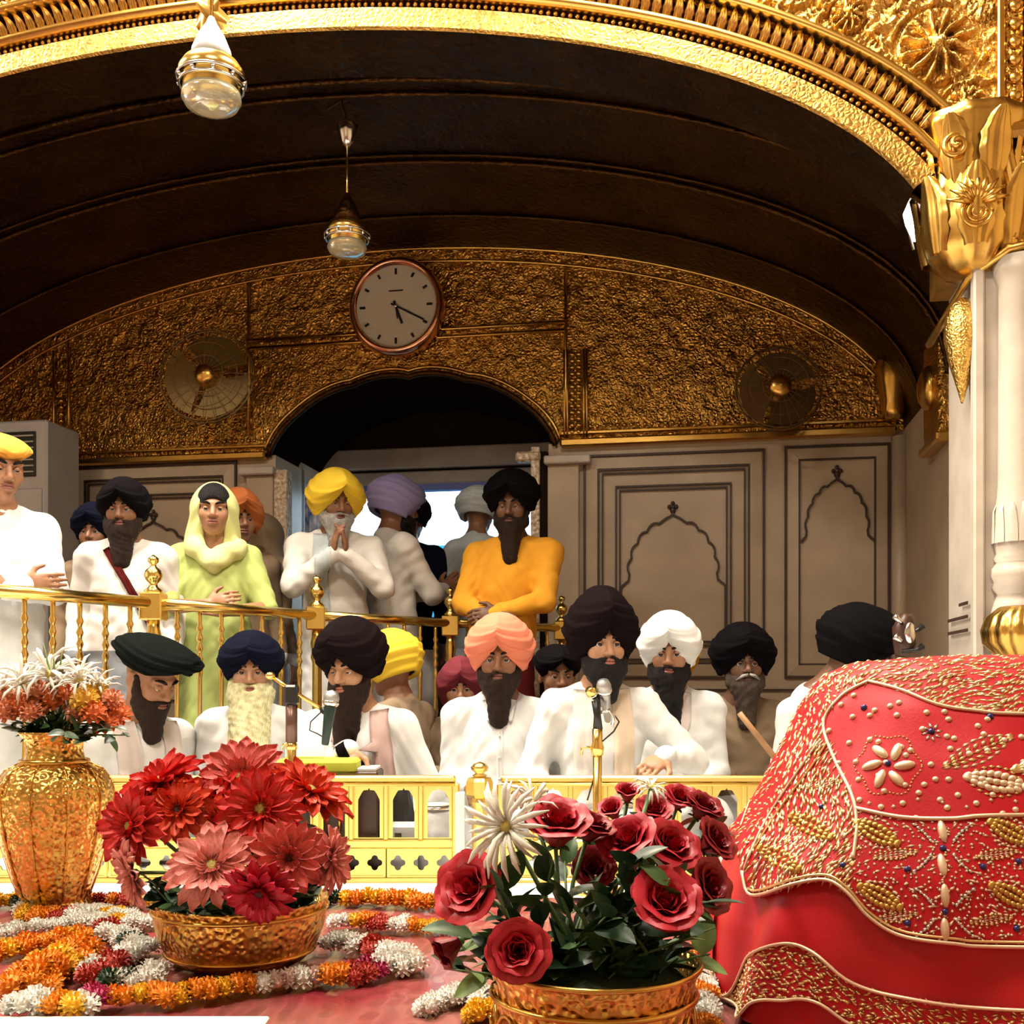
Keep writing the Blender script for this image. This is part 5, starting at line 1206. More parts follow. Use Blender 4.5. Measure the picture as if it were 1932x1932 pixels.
bh = bz(1692)
part('wall', vlathe([(br(120), 0.0), (br(128), 0.006), (br(140), bh*0.2), (br(154), bh*0.5), (br(160), bh*0.8), (br(160), bh*0.93), (br(163), bh*0.96), (br(163), bh), (br(157), bh), (br(152), bh*0.7), (br(0.5), bh*0.6)], 72), GOLD_V, gb)
for zz in (0.84, 0.16): part('band', tube([(br(161 if zz > 0.5 else 138)*math.cos(a), br(161 if zz > 0.5 else 138)*math.sin(a), bh*zz) for a in np.linspace(0, 2*math.pi, 65)], 0.0028, 6), GOLD, gb)
rd = 1.075; rc = Vector(((1120-966)/F_PX*rd, rd, TZ)); rr_ = lambda px: px*rd/F_PX
rb = thing('flower_bowl', 'golden bowl with swirl relief filled with red roses', 'bowl', rc)
rh = CZ-(1812-HZ)*rd/F_PX-TZ
part('wall', vlathe([(rr_(120), 0.0), (rr_(135), 0.005), (rr_(168), rh*0.3), (rr_(186), rh*0.65), (rr_(190), rh*0.85), (rr_(198), rh*0.96), (rr_(200), rh), (rr_(192), rh), (rr_(182), rh*0.7), (rr_(0.5), rh*0.6)], 72), GOLD_V, rb)
part('lip', tube([(rr_(199)*math.cos(a), rr_(199)*math.sin(a), rh-0.001) for a in np.linspace(0, 2*math.pi, 65)], 0.003, 8), GOLD, rb)
part('band', tube([(rr_(192)*math.cos(a), rr_(192)*math.sin(a), rh*0.72) for a in np.linspace(0, 2*math.pi, 65)], 0.003, 8), GOLD, rb)
for k in range(14):
    a = 2*math.pi*k/14; c0 = Vector((rr_(189)*math.cos(a), rr_(189)*math.sin(a), rh*0.45)); tx = Vector((-math.sin(a), math.cos(a), 0)); nx = Vector((math.cos(a), math.sin(a), 0))
    pts = [c0+tx*(0.020*(1-q/9)*math.cos(q))+Vector((0, 0, 1))*(0.020*(1-q/9)*math.sin(q))+nx*(-0.004+0.008*(q/9)) for q in np.linspace(0, 8.5, 30)]
    part('swirl', tube(pts, 0.0026, 5), GOLD, rb)

# --- petal and leaf meshes
def petal_geo(L, W, curl, cup, notch=0.0, n=4, m=6):
    def fn(a, b):
        x = (a-0.5)*2; w = W*(0.30+0.70*math.sin(min(1.0, b/0.6)*math.pi/2))*math.sqrt(max(0.0, 1-b**7))+0.02*W
        return (x*w*0.5, L*b*(1-notch*abs(x)*(b > 0.8)), -curl*L*b*b+cup*L*(x*x)*0.25*(1-b*0.3))
    return sheet(fn, n, m)
LEAF = [mat('leaf_green', (0.055, 0.13, 0.035), 0.45, var=0.25, varscale=25), mat('leaf_dark', (0.018, 0.055, 0.022), 0.4, var=0.3, varscale=25), mat('leaf_pale', (0.22, 0.34, 0.10), 0.5, var=0.2, varscale=25)]
def leaf_geo(L, W, fold=0.25, droop=0.3):
    def fn(a, b):
        x = (a-0.5)*2; w = W*(math.sin(math.pi*b**0.85)**0.8)*(1-0.10*abs(math.sin(b*22))*abs(x))
        return (x*w*0.5, L*b, fold*abs(x)*w*0.5-droop*L*b*b)
    return sheet(fn, 4, 8)
LEAF_ME = [mesh_data('leaf', *leaf_geo(0.046, 0.027)) for _ in range(3)]
for me, m_ in zip(LEAF_ME, LEAF): me.materials.append(m_)
STEM = mat('stem_green', (0.09, 0.17, 0.05), 0.5)
def frame_to(n, spin=0.0):                       # rotation taking local z to n
    return Vector(n).normalized().to_track_quat('Z', 'Y').to_matrix().to_4x4() @ Matrix.Rotation(spin, 4, 'Z')
def place(o, M): o.matrix_local = M; return o
# gerberas
GCOL = {'red': mat('gerbera_red', (0.72, 0.030, 0.025), 0.5, var=0.25, varscale=30), 'pink': mat('gerbera_pink', (0.80, 0.17, 0.15), 0.5, var=0.2, varscale=30), 'orange': mat('gerbera_orange_red', (0.76, 0.07, 0.025), 0.5, var=0.25, varscale=30), 'deep': mat('gerbera_crimson', (0.55, 0.010, 0.035), 0.5, var=0.25, varscale=30), 'pale': mat('gerbera_pale', (0.84, 0.30, 0.26), 0.5, var=0.2, varscale=30)}
CEN_G = mat('gerbera_eye_green', (0.48, 0.42, 0.10), 0.7, 0, ('voronoi', 600, 0.8, 0.002)); CEN_D = mat('gerbera_eye_dark', (0.05, 0.012, 0.012), 0.7, 0, ('voronoi', 600, 0.8, 0.002))
PET = {}
def pet_me(col, kind):
    if (col, kind) not in PET:
        L, W, cu, cp = {'o': (1.0, 0.33, 0.16, 0.5), 'i': (0.80, 0.28, -0.05, 0.5), 'c': (0.42, 0.14, -0.35, 0.5)}[kind]
        me = mesh_data('petal', *petal_geo(L, W, cu, cp)); me.materials.append(GCOL[col]); PET[(col, kind)] = me
    return PET[(col, kind)]
ORD = 'first second third fourth fifth sixth seventh eighth ninth tenth eleventh twelfth thirteenth fourteenth fifteenth'.split()
bowl_mouth = bc+Vector((0, 0, bh*0.7))
def gerbera(px, py, d, rpx, nrm, col, dark, label, droop=0.0):
    c = P(px, py, d); r = rpx*d/F_PX
    t = thing('gerbera', label, 'flower', c, 0, 'red gerbera daisies in the golden bowl')
    M = frame_to(nrm, random.random()*6)
    for kind, n, el in (('o', 19, 4-droop), ('i', 15, 14), ('c', 14, 34)):
        me = pet_me(col, kind)
        for k in range(n):
            a = 2*math.pi*(k+random.uniform(-0.25, 0.25)+(0.5 if kind == 'i' else 0))/n; e = R(el+random.uniform(-7, 7)); s_ = r*random.uniform(0.90, 1.06)
            o = link('petal', me, None, t); place(o, M @ Matrix.Rotation(a, 4, 'Z') @ Matrix.Translation((0, r*0.10, 0)) @ Matrix.Rotation(e, 4, 'X') @ Matrix.Rotation(R(random.uniform(-12, 12)), 4, 'Y') @ Matrix.Scale(s_, 4))
    o = part('eye', sphere((0, 0, 0.02*r), (0.20*r, 0.20*r, 0.09*r), 14, 8), CEN_D if dark else CEN_G, t); place(o, M)
    o = part('calyx', lathe([(0.02*r, -0.22*r), (0.12*r, -0.16*r), (0.17*r, -0.03*r)], 12), STEM, t); place(o, M)
    nn = Vector(nrm).normalized(); tgt = bowl_mouth+Vector((random.uniform(-0.05, 0.05), random.uniform(-0.03, 0.03), 0))-c
    p0 = -nn*0.15*r; pts = [p0, p0-nn*0.02+tgt*0.12, tgt*0.55+Vector((0, 0, 0.008)), tgt]
    part('stem', tube(pts, 0.0028, 6), STEM, t)
GB = [(300, 1474, 1.52, 80, (-0.35, -0.45, 0.85), 'red', False, 'red gerbera at the upper left of the bowl tilting skyward'),
      (455, 1468, 1.54, 84, (-0.05, -0.75, 0.65), 'pink', False, 'topmost coral pink gerbera with green eye'),
      (491, 1526, 1.44, 80, (0.05, -1, 0.30), 'red', False, 'bright red gerbera facing forward with green eye below the topmost bloom'),
      (585, 1492, 1.52, 84, (0.45, -0.35, 0.85), 'orange', False, 'orange red gerbera tilting to the upper right'),
      (246, 1558, 1.44, 74, (-0.45, -0.95, 0.15), 'red', False, 'leftmost red gerbera with green eye beside the vase'),
      (336, 1528, 1.47, 66, (-0.1, -0.85, 0.45), 'orange', True, 'orange red gerbera with dark eye left of centre'),
      (400, 1634, 1.38, 86, (-0.02, -0.72, 0.60), 'pale', False, 'pale pink gerbera low at the front of the bowl'),
      (545, 1618, 1.40, 72, (0.15, -1.0, 0.05), 'pink', True, 'coral pink gerbera with dark eye at the right front'),
      (490, 1684, 1.34, 70, (0.02, -0.85, -0.50), 'deep', True, 'deep crimson gerbera drooping over the bowl rim'),
      (626, 1622, 1.44, 60, (0.85, -0.35, 0.10), 'pale', False, 'pale gerbera seen edge on at the far right'),
      (250, 1650, 1.42, 66, (-0.80, -0.55, -0.25), 'pale', False, 'faded pink gerbera hanging low on the left'),
      (408, 1548, 1.47, 48, (-0.1, -0.9, 0.2), 'orange', True, 'small half open orange red gerbera in the middle'),
      (415, 1497, 1.52, 62, (-0.1, -0.6, 0.6), 'red', True, 'red gerbera tucked behind the middle blooms'),
      (535, 1478, 1.56, 62, (0.2, -0.4, 0.8), 'pink', False, 'pink gerbera peeking behind the topmost bloom')]
for g_ in GB: gerbera(*g_)
def sprig(name, base, tip, n, size, mats, label, cat, group, spread=0.02, up=0.4):
    base = Vector(base); tip = Vector(tip); t = thing(name, label, cat, base, 0, group); ax = tip-base
    part('stem', tube([(0, 0, 0), tuple(ax*0.5+Vector((0, 0, 0.004))), tuple(ax)], [0.002, 0.0018, 0.001], 5), STEM, t)
    for k in range(n):
        q = 0.15+0.85*(k+0.5)/n; p = ax*q
        dirv = (Vector((random.uniform(-1, 1), random.uniform(-1, 0.5), random.uniform(-0.3, 0.9)))+ax.normalized()*up).normalized()
        me = LEAF_ME[random.choice(mats)]; o = link('leaf', me, None, t)
        M = Matrix.Translation(p) @ dirv.to_track_quat('Y', 'Z').to_matrix().to_4x4() @ Matrix.Rotation(random.uniform(-0.8, 0.8), 4, 'Y') @ Matrix.Scale(size*random.uniform(0.75, 1.2), 4)
        place(o, M)
    return t
for k, (px, py) in enumerate(sorted([(330, 1690), (380, 1600), (440, 1680), (560, 1560), (600, 1690), (500, 1600), (360, 1640), (470, 1640), (295, 1670), (420, 1560)])):
    sprig('foliage_sprig', bowl_mouth+Vector((random.uniform(-0.05, 0.05), random.uniform(-0.02, 0.03), 0)), P(px, py, 1.47), 7, 0.85, [0, 1, 1], ORD[k]+' dark leaf sprig among the gerberas', 'foliage', 'leaf sprigs among the gerberas')
for k in range(12):
    a = R(180+12+156*k/11); rim = Vector((br(150)*math.cos(a), br(150)*math.sin(a), bh*0.80))
    sprig('rim_leaf_sprig', bc+rim*0.75+Vector((0, 0, 0.01)), bc+rim+Vector((rim.x*0.10, rim.y*0.10, 0.045)), 6, 0.75, [0, 1, 1], ORD[k]+' leaf sprig from the left along the gerbera bowl rim', 'foliage', 'leaf sprigs along the gerbera bowl rim', up=0.3)
MOSS = mat('moss_dark', (0.03, 0.055, 0.02), 0.9, 0, ('noise', 120, 1.0, 0.01))
part('moss', sphere((0, 0, bh*0.78), (br(150), br(150), 0.016), 28, 8), MOSS, gb); part('moss', sphere((0, 0, rh*0.80), (rr_(180), rr_(180), 0.02), 28, 8), MOSS, rb)

# --- roses
RCOL = [mat('rose_red', (0.48, 0.012, 0.028), 0.45, var=0.2, varscale=40), mat('rose_dark', (0.30, 0.008, 0.018), 0.45, var=0.25, varscale=40), mat('rose_bright', (0.58, 0.022, 0.040), 0.45, var=0.2, varscale=40)]
def rose_petal(L, W, wrap, flare):               # petal wrapped on a cylinder, rim rolled outwards; base at origin
    def fn(a, b):
        x = (a-0.5)*2; ang = x*wrap; rad = 0.30*W+0.70*W*math.sin(b*1.5)**1.0
        roll = max(0, b-0.72)/0.28
        rad += flare*roll**1.6*(0.6+0.4*math.cos(x*1.6))
        z = L*(b**0.85)*(1-0.10*x*x)-flare*0.55*roll**2+0.035*L*math.sin(7*x+9*W)*b**3; rad += 0.030*math.sin(9*x+17*W)*b**3
        return (rad*math.sin(ang), -rad*math.cos(ang), z)
    return sheet(fn, 14, 10)
RP = {}
def rose_me(ci, ring):
    if (ci, ring) not in RP:
        L, W, wr, fl = [(0.92, 0.16, 1.9, 0.02), (0.98, 0.30, 1.35, 0.06), (0.98, 0.46, 1.10, 0.12), (0.92, 0.64, 0.95, 0.22), (0.80, 0.80, 0.85, 0.30)][ring]
        me = mesh_data('petal', *rose_petal(L, W, wr, fl)); me.materials.append(RCOL[ci]); RP[(ci, ring)] = me
    return RP[(ci, ring)]
mouth = rc+Vector((0, 0, rh*0.75))
def rose(px, py, d, rpx, nrm, ci, label, openness=1.0, leaves=4):
    r = rpx*1.10*d/F_PX; nn = Vector(nrm).normalized(); c = P(px, py, d)-nn*r*0.55
    t = thing('rose', label, 'flower', c, 0, 'red roses in the golden bowl'); M = frame_to(nn, random.random()*6)
    for ring, n in enumerate((3, 4, 5, 6, 6)):
        if openness < 0.8 and ring == 4: continue
        for k in range(n):
            o = link('petal', rose_me(ci, ring), None, t); a = 2*math.pi*(k+0.35*ring+random.uniform(-0.12, 0.12))/n
            place(o, M @ Matrix.Rotation(a, 4, 'Z') @ Matrix.Rotation(R(-2-3.2*ring*openness+random.uniform(-3, 3)), 4, 'X') @ Matrix.Scale(r*random.uniform(0.97, 1.05)*1.05, 4))
    o = part('hip', lathe([(0.03*r, -0.22*r), (0.16*r, -0.12*r), (0.20*r, 0.0), (0.10*r, 0.06*r)], 12), STEM, t); place(o, M)
    for k in range(5):
        o = link('sepal', LEAF_ME[0], None, t); place(o, M @ Matrix.Rotation(2*math.pi*k/5, 4, 'Z') @ Matrix.Translation((0, 0.12*r, -0.04*r)) @ Matrix.Rotation(R(25), 4, 'X') @ Matrix.Scale(r*9, 4))
    tgt = mouth+Vector((random.uniform(-0.05, 0.05), random.uniform(-0.03, 0.03), 0))-c; p0 = -nn*0.2*r
    pts = [p0, p0-nn*0.03+tgt*0.1, tgt*0.6+Vector((0, 0.0, 0.008)), tgt]; part('stem', tube(pts, 0.0025, 6), STEM, t)
    for k in range(leaves):
        q = 0.3+0.6*k/max(1, leaves-1); p = pts[1].lerp(pts[3], q); dv = Vector((random.uniform(-1, 1), random.uniform(-1.2, 0.2), random.uniform(-0.4, 0.7))).normalized()
        o = link('leaf', LEAF_ME[random.choice((0, 1, 1))], None, t); place(o, Matrix.Translation(p) @ dv.to_track_quat('Y', 'Z').to_matrix().to_4x4() @ Matrix.Rotation(random.uniform(-1, 1), 4, 'Y') @ Matrix.Scale(random.uniform(0.7, 1.05), 4))
RS = [(1052, 1560, 1.10, 62, (0.05, -0.45, 0.9), 0, 'large dark red rose right of the white spider bloom', 0.9),
      (1115, 1562, 1.14, 42, (0.3, -0.3, 0.9), 1, 'dark rose half hidden beside the large dark red one', 0.8),
      (1184, 1498, 1.24, 27, (0.0, -0.45, 0.9), 0, 'small rose at the top of the bunch', 0.7),
      (1155, 1530, 1.22, 30, (-0.4, -0.5, 0.8), 0, 'small rose below the topmost one', 0.7),
      (1234, 1532, 1.22, 34, (0, -0.6, 0.8), 2, 'small bright rose in the upper right cluster', 0.8),
      (1282, 1508, 1.24, 32, (0.2, -0.5, 0.8), 0, 'small rose beside the small white bloom', 0.8),
      (1325, 1525, 1.22, 36, (0.4, -0.4, 0.8), 1, 'dark rose at the upper right edge of the bunch', 0.8),
      (1345, 1588, 1.18, 42, (0.6, -0.5, 0.5), 1, 'dark rose at the right beside the red cloth', 0.8),
      (1190, 1592, 1.14, 56, (-0.45, -0.5, 0.7), 0, 'wide open rose in the middle of the bunch', 1.0),
      (1262, 1602, 1.15, 56, (0.35, -0.6, 0.7), 0, 'full rose right of the wide open one', 1.0),
      (893, 1678, 1.06, 66, (-0.55, -0.75, 0.45), 2, 'large rose leaning left over the table', 0.9),
      (977, 1793, 0.99, 60, (-0.05, -1.0, 0.25), 2, 'round rose facing forward over the bowl rim', 1.0),
      (1254, 1706, 1.00, 66, (0.1, -0.75, 0.65), 2, 'bright open rose at the right front', 1.05),
      (845, 1790, 1.08, 44, (-0.8, -0.3, -0.45), 1, 'drooping dark rose at the left edge', 0.7),
      (1330, 1675, 1.10, 52, (0.6, -0.6, 0.3), 1, 'shaded rose behind the bright open one', 0.9),
      (1120, 1640, 1.16, 40, (0.0, -0.8, 0.5), 1, 'shaded rose deep inside the bunch', 0.8)]
for r_ in RS: rose(*r_)
ROSE_NEAR = [x[6].split(' of ')[0].split(' beside ')[0].split(' right of ')[0].split(' over ')[0].split(' in ')[0].split(' at ')[0] for x in RS]
SPRIG_L = ['rose leaf stalk %s the %s' % (('below', 'left of', 'behind')[k // 16], ROSE_NEAR[k % 16]+{7: ' at right', 2: ' at the top', 3: ' under the top one', 5: ' by the small white bloom'}.get(k % 16, '')) for k in range(40)]
for k in range(40):
    px = random.uniform(930, 1340); py = random.uniform(1610, 1820)
    if k < 4: px, py = [(880, 1760), (860, 1830), (1350, 1750), (1340, 1800)][k]
    dd = random.uniform(0.99, 1.08)
    if k >= 24: px, py, dd = RS[k % 16][0]+random.uniform(-15, 15), max(1560, RS[k % 16][1]+25), RS[k % 16][2]+0.07
    sprig('rose_leaf_sprig', mouth+Vector((random.uniform(-0.07, 0.07), random.uniform(-0.06, 0.02), -0.01)), P(px, py, dd), 8, random.uniform(0.7, 1.15), [0, 1, 1, 1] if k > 3 else [0, 2], SPRIG_L[k], 'foliage', 'leaf stalks between the roses', up=0.6)
# --- white spider chrysanthemums
SPW = mat('spider_white', (0.93, 0.91, 0.80), 0.5, var=0.1, varscale=30)
def spider(px, py, d, rpx, nrm, n, label, bias=None, tgt=None, group='white spider chrysanthemums', fan=(15, 75)):
    c = P(px, py, d); r = rpx*d/F_PX; t = thing('spider_chrysanthemum', label, 'flower', c, 0, group); M = frame_to(nrm, 0.0)
    me = []
    for q in range(3):
        pts = [(0, 0.05, 0), (0.0, 0.45, 0.08+0.05*q), (0.0, 0.8, 0.02), (0.0, 1.0, -0.16-0.06*q)]
        m_ = mesh_data('petal', *tube(pts, [0.03, 0.055, 0.06, 0.012], 6, flat=0.55)); m_.materials.append(SPW); me.append(m_)
    for k in range(n):
        a = 2*math.pi*k/n*1.618*2; e = R(random.uniform(*fan)); o = link('petal', me[k % 3], None, t)
        place(o, M @ Matrix.Rotation(a, 4, 'Z') @ Matrix.Rotation(e, 4, 'X') @ Matrix.Scale(r*random.uniform(0.75, 1.1), 4))
    o = part('eye', sphere((0, 0, 0.05*r), (0.14*r, 0.14*r, 0.12*r), 10, 6), mat('spider_eye', (0.72, 0.62, 0.16), 0.6), t)
    place(o, M)
    tg = (tgt or mouth)-c; part('stem', tube([(0, 0, 0), tuple(tg*0.5), tuple(tg)], 0.0025, 6), STEM, t)
spider(957, 1560, 1.04, 92, (-0.35, -0.75, 0.15), 34, 'large white spider chrysanthemum left of the roses', fan=(0, 35))
spider(1228, 1487, 1.22, 40, (0.1, -0.4, 0.8), 22, 'small white spider chrysanthemum at the top of the roses', fan=(-25, 20))
spider(1000, 1520, 1.12, 70, (0.5, -0.3, 0.8), 20, 'white spider chrysanthemum half hidden behind the large dark rose', fan=(5, 45))

# --- vase bouquet
vm = vc+Vector((0, 0, vz(1385)))
ORB = [mat('bloom_orange', (0.80, 0.20, 0.05), 0.55, var=0.25, varscale=40), mat('bloom_coral', (0.78, 0.28, 0.14), 0.55, var=0.25, varscale=40), mat('bloom_gold', (0.85, 0.50, 0.06), 0.55, var=0.2, varscale=40)]
def ruffle(n_ring=5, n0=9):                       # a ball of short ruffled petals, about 100 triangles
    v = []; f = []
    for j in range(n_ring):
        el = R(-12+86*j/(n_ring-1)); n = max(4, int(n0*math.cos(el)+1.5))
        for k in range(n):
            az = 2*math.pi*(k+0.5*(j % 2))/n; up = Vector((math.cos(az)*math.cos(el), math.sin(az)*math.cos(el), math.sin(el))); tx = Vector((-math.sin(az), math.cos(az), 0)); up2 = up.cross(tx)
            b = up*0.55; w = 0.55*math.cos(el*0.8)*2*math.pi/n0*0.75; o = len(v)
            v += [tuple(b-tx*w*0.4), tuple(b+tx*w*0.4), tuple(up*0.92+tx*w*0.75+up2*0.05), tuple(up*1.04-up2*0.10), tuple(up*0.92-tx*w*0.75+up2*0.05)]
            f += [(o, o+1, o+2, o+3, o+4)]
    o = len(v); sv, sf_ = sphere((0, 0, 0.1), 0.62, 8, 5); v += [tuple(p) for p in sv]; f += [tuple(i+o for i in q) for q in sf_]
    return v, f
RUF = {}
def ruf_me(m_, key):
    if key not in RUF:
        me = mesh_data(key, *ruffle(), smooth=False); me.materials.append(m_); RUF[key] = me
    return RUF[key]
XS = sorted([18, 40, 75, 100, 128, 160, 182, 205, 222, 198, 150, 8, 60, 175, 212])
for k, (px, py, rp, ci) in enumerate([(18, 1318, 30, 1), (40, 1335, 28, 0), (75, 1312, 30, 1), (100, 1322, 30, 0), (128, 1318, 28, 0), (160, 1322, 28, 2), (182, 1312, 28, 2), (205, 1335, 30, 0), (222, 1352, 28, 0), (198, 1365, 26, 0), (150, 1345, 26, 1), (8, 1345, 26, 1), (60, 1345, 24, 1), (175, 1345, 26, 0), (212, 1320, 22, 1)]):
    d = vd+random.uniform(-0.05, 0.05); c = P(px, py, d); r = rp*d/F_PX
    t = thing('orange_bloom', ORD[XS.index(px)]+' '+['orange', 'coral', 'golden'][ci]+' bloom from the left in the tall vase', 'flower', c, 0, 'orange blooms in the tall vase')
    o = link('flower_head', ruf_me(ORB[ci], 'flower_head_%d' % ci), None, t); place(o, frame_to((random.uniform(-0.5, 0.5), -0.5, 0.8)) @ Matrix.Scale(r, 4))
    part('stem', tube([(0, 0, 0), tuple((vm-c)*0.6+Vector((0, 0, 0.01))), tuple(vm-c-Vector((0, 0, 0.03)))], 0.002, 5), STEM, t)
for k, (px, py, rp) in enumerate([(40, 1290, 62), (95, 1275, 66), (150, 1285, 60), (120, 1310, 50), (10, 1300, 46), (190, 1298, 44)]):
    spider(px, py, vd+random.uniform(-0.04, 0.04), rp, (random.uniform(-0.3, 0.3), -0.5, 0.9), 24, ['second from left', 'tall middle', 'second from right', 'low front', 'leftmost', 'rightmost'][k]+' white spider chrysanthemum in the tall vase', tgt=vm, group='white spider chrysanthemums in the tall vase', fan=(-5, 60))
for k in range(14):
    px = -10+265*(k+random.uniform(0.2, 0.8))/14; py = random.uniform(1345, 1395)
    sprig('fern_sprig', vm+Vector((random.uniform(-0.03, 0.03), random.uniform(-0.03, 0.03), -0.01)), P(px, py, vd+random.uniform(-0.10, 0.03)), 9, 0.62, [0, 1, 1], ORD[k]+' green sprig around the neck of the tall vase', 'foliage', 'green sprigs in the tall vase', up=0.5)
for k in range(3): 
    b0 = P(100+4*k, 1300, vd); b1 = P(82+18*k, 1212+6*k, vd); o = part('grass_blade', tube([(0, 0, 0), tuple((b1-b0)*0.5), tuple(b1-b0)], [0.0025, 0.002, 0.0006], 5), LEAF[2], None, loc=b0); tag(o, ['thin', 'longer', 'bent'][k]+' pale grass blade rising from the tall vase', 'grass', 'grass blades in the tall vase')

# --- garlands lying on the table
MC = {'o': mat('marigold_orange', (0.88, 0.30, 0.012), 0.6, var=0.25, varscale=60), 'y': mat('marigold_yellow', (0.90, 0.50, 0.02), 0.6, var=0.2, varscale=60), 'w': mat('blossom_white', (0.88, 0.85, 0.76), 0.6, var=0.08, varscale=60), 'r': mat('blossom_red', (0.50, 0.05, 0.03), 0.6, var=0.3, varscale=60), 'p': mat('blossom_pinkwhite', (0.82, 0.62, 0.54), 0.6, var=0.15, varscale=60), 'm': mat('blossom_magenta', (0.42, 0.01, 0.09), 0.6, var=0.2, varscale=60), 'g': LEAF[1]}
NAMEC = {'o': 'marigold', 'y': 'marigold', 'w': 'white_blossom', 'r': 'red_blossom', 'p': 'pale_blossom', 'm': 'magenta_blossom', 'g': 'leaf_knot'}
def garland(label, path, seq, size=0.016, wide=2, jitter=0.006):
    """path: pixels on the table; seq: colour letters spread along the path"""
    pts = [TP(x, y) for x, y in path]; L = [0]
    for a, b in zip(pts, pts[1:]): L.append(L[-1]+(b-a).length)
    t = thing('flower_garland', label, 'garland', pts[0], 0, 'flower garlands on the table')
    n = max(2, int(L[-1]/(size*1.05)))
    for k in range(n+1):
        x = L[-1]*k/n; i = min(len(pts)-2, max(j for j in range(len(pts)) if L[j] <= x+1e-9)); p = pts[i].lerp(pts[i+1], (x-L[i])/max(1e-9, L[i+1]-L[i])); tg = (pts[i+1]-pts[i]).normalized(); sd = Vector((-tg.y, tg.x, 0))
        col = seq[min(len(seq)-1, int(k/(n+1)*len(seq)))]
        for w in range(wide):
            q = p-pts[0]+sd*((w-(wide-1)/2)*size*1.15+random.uniform(-jitter, jitter)); s_ = size*random.uniform(0.85, 1.15)
            nm = NAMEC[col]; o = link(nm, ruf_me(MC[col], nm+'_'+col), None, t)
            place(o, Matrix.Translation((q.x, q.y, s_*0.55+random.uniform(0, 0.004)+(size*0.5 if wide == 3 and w == 1 else 0))) @ Matrix.Rotation(random.uniform(-0.5, 0.5), 4, 'X') @ Matrix.Rotation(random.uniform(-0.5, 0.5), 4, 'Y') @ Matrix.Rotation(random.uniform(0, 6), 4, 'Z') @ Matrix.Scale(s_, 4))
    part('thread', tube([tuple(p-pts[0]+Vector((0, 0, 0.004))) for p in pts], 0.0015, 5), MC['w'], t)
garland('orange garland running in from the left edge of the table', [(-30, 1815), (60, 1795), (155, 1775)], 'oyoooyo', 0.015, 2)
garland('thick marigold bunch lying left of the white blossoms', [(60, 1880), (95, 1845), (150, 1810)], 'ooyoo', 0.019, 3)
garland('white and red blossom garland beside the gerbera bowl', [(150, 1740), (215, 1770), (270, 1800), (215, 1830), (170, 1850), (240, 1870), (290, 1850)], 'wwwrwwgwwwrwrgww', 0.016, 2)
garland('long mixed garland along the front of the gerbera bowl', [(30, 1912), (130, 1915), (200, 1900), (250, 1895), (350, 1890), (480, 1872), (560, 1862), (620, 1858), (690, 1850), (770, 1825)], 'wwwoywmooyoyoyooyoowppwppoorrmwwwwp', 0.0155, 2)
garland('white blossom chain passing right of the gerbera bowl', [(625, 1790), (680, 1795), (740, 1812), (775, 1838)], 'wwrwwww', 0.017, 2)
garland('orange marigold garland on the rear edge right of the bowl', [(612, 1706), (700, 1706), (800, 1712), (870, 1716)], 'gyoyooyoyoo', 0.017, 2)
garland('orange and red garland in front of the rear one', [(632, 1752), (690, 1748), (740, 1756), (850, 1760)], 'wyorrwoyoo', 0.014, 2)
garland('orange garland between the vase and the gerbera bowl', [(160, 1704), (220, 1706), (300, 1712)], 'ororoyo', 0.013, 2)
garland('yellow white garland at the foot of the vase', [(-20, 1712), (40, 1706), (60, 1738), (120, 1740), (180, 1728), (260, 1745)], 'yyggwyorwwyww', 0.014, 2)
garland('white garland trailing from the left behind the marigolds', [(-20, 1775), (80, 1760), (200, 1745), (290, 1752)], 'wwwwwwwyww', 0.013, 2)
garland('short white and yellow garland left of the rose bowl', [(800, 1915), (850, 1895), (900, 1880), (920, 1905), (900, 1930)], 'wwwwwyy', 0.0125, 2)
garland('white and orange garland hanging between rose bowl and red cloth', [(1330, 1790), (1345, 1830), (1325, 1870), (1320, 1910), (1340, 1960)], 'oorwpwowwo', 0.013, 2)
# ------------------------------------------------------------------ the scripture stand under red embroidered cloths
MCX, MCY = 0.68, 1.36
KN = np.array([(0.0, .768, .0, .0), (.10, .767, .13, .045), (.22, .760, .235, .09), (.30, .745, .268, .12), (.38, .712, .292, .155), (.5, .65, .318, .20), (.62, .585, .348, .235), (.74, .53, .385, .258), (.87, .44, .412, .272), (1.0, .352, .424, .282)])
def mound(ph, t, off=0.0, folds_=True):
    z = np.interp(t, KN[:, 0], KN[:, 1]); a = np.interp(t, KN[:, 0], KN[:, 2]); b = np.interp(t, KN[:, 0], KN[:, 3])
    c, s_ = math.cos(ph), math.sin(ph); n = 2/2.7
    x = math.copysign(abs(c)**n, c); y = math.copysign(abs(s_)**n, s_)
    f = 1+(0.045*math.sin(7*ph+3.5*t+0.6)*max(0, t-0.45)+0.035*math.sin(19*ph+1.3+6*t)*max(0, t-0.55)**1.3+0.006*math.sin(13*ph+9*t)*min(1, t*3) if folds_ else 0)
    nrm = Vector((x/max(a, .05), y/max(b, .05)*1.0, 0)); nrm = nrm.normalized() if nrm.length > 0 else Vector((0, 0, 1))
    up = min(1.0, max(0.0, (t-0.05)/0.4)); o = nrm*up+Vector((0, 0, 1-up)); o.normalize()
    return Vector((MCX-a*x*f, MCY-b*y*f, z))+Vector((-o.x, -o.y, o.z))*off
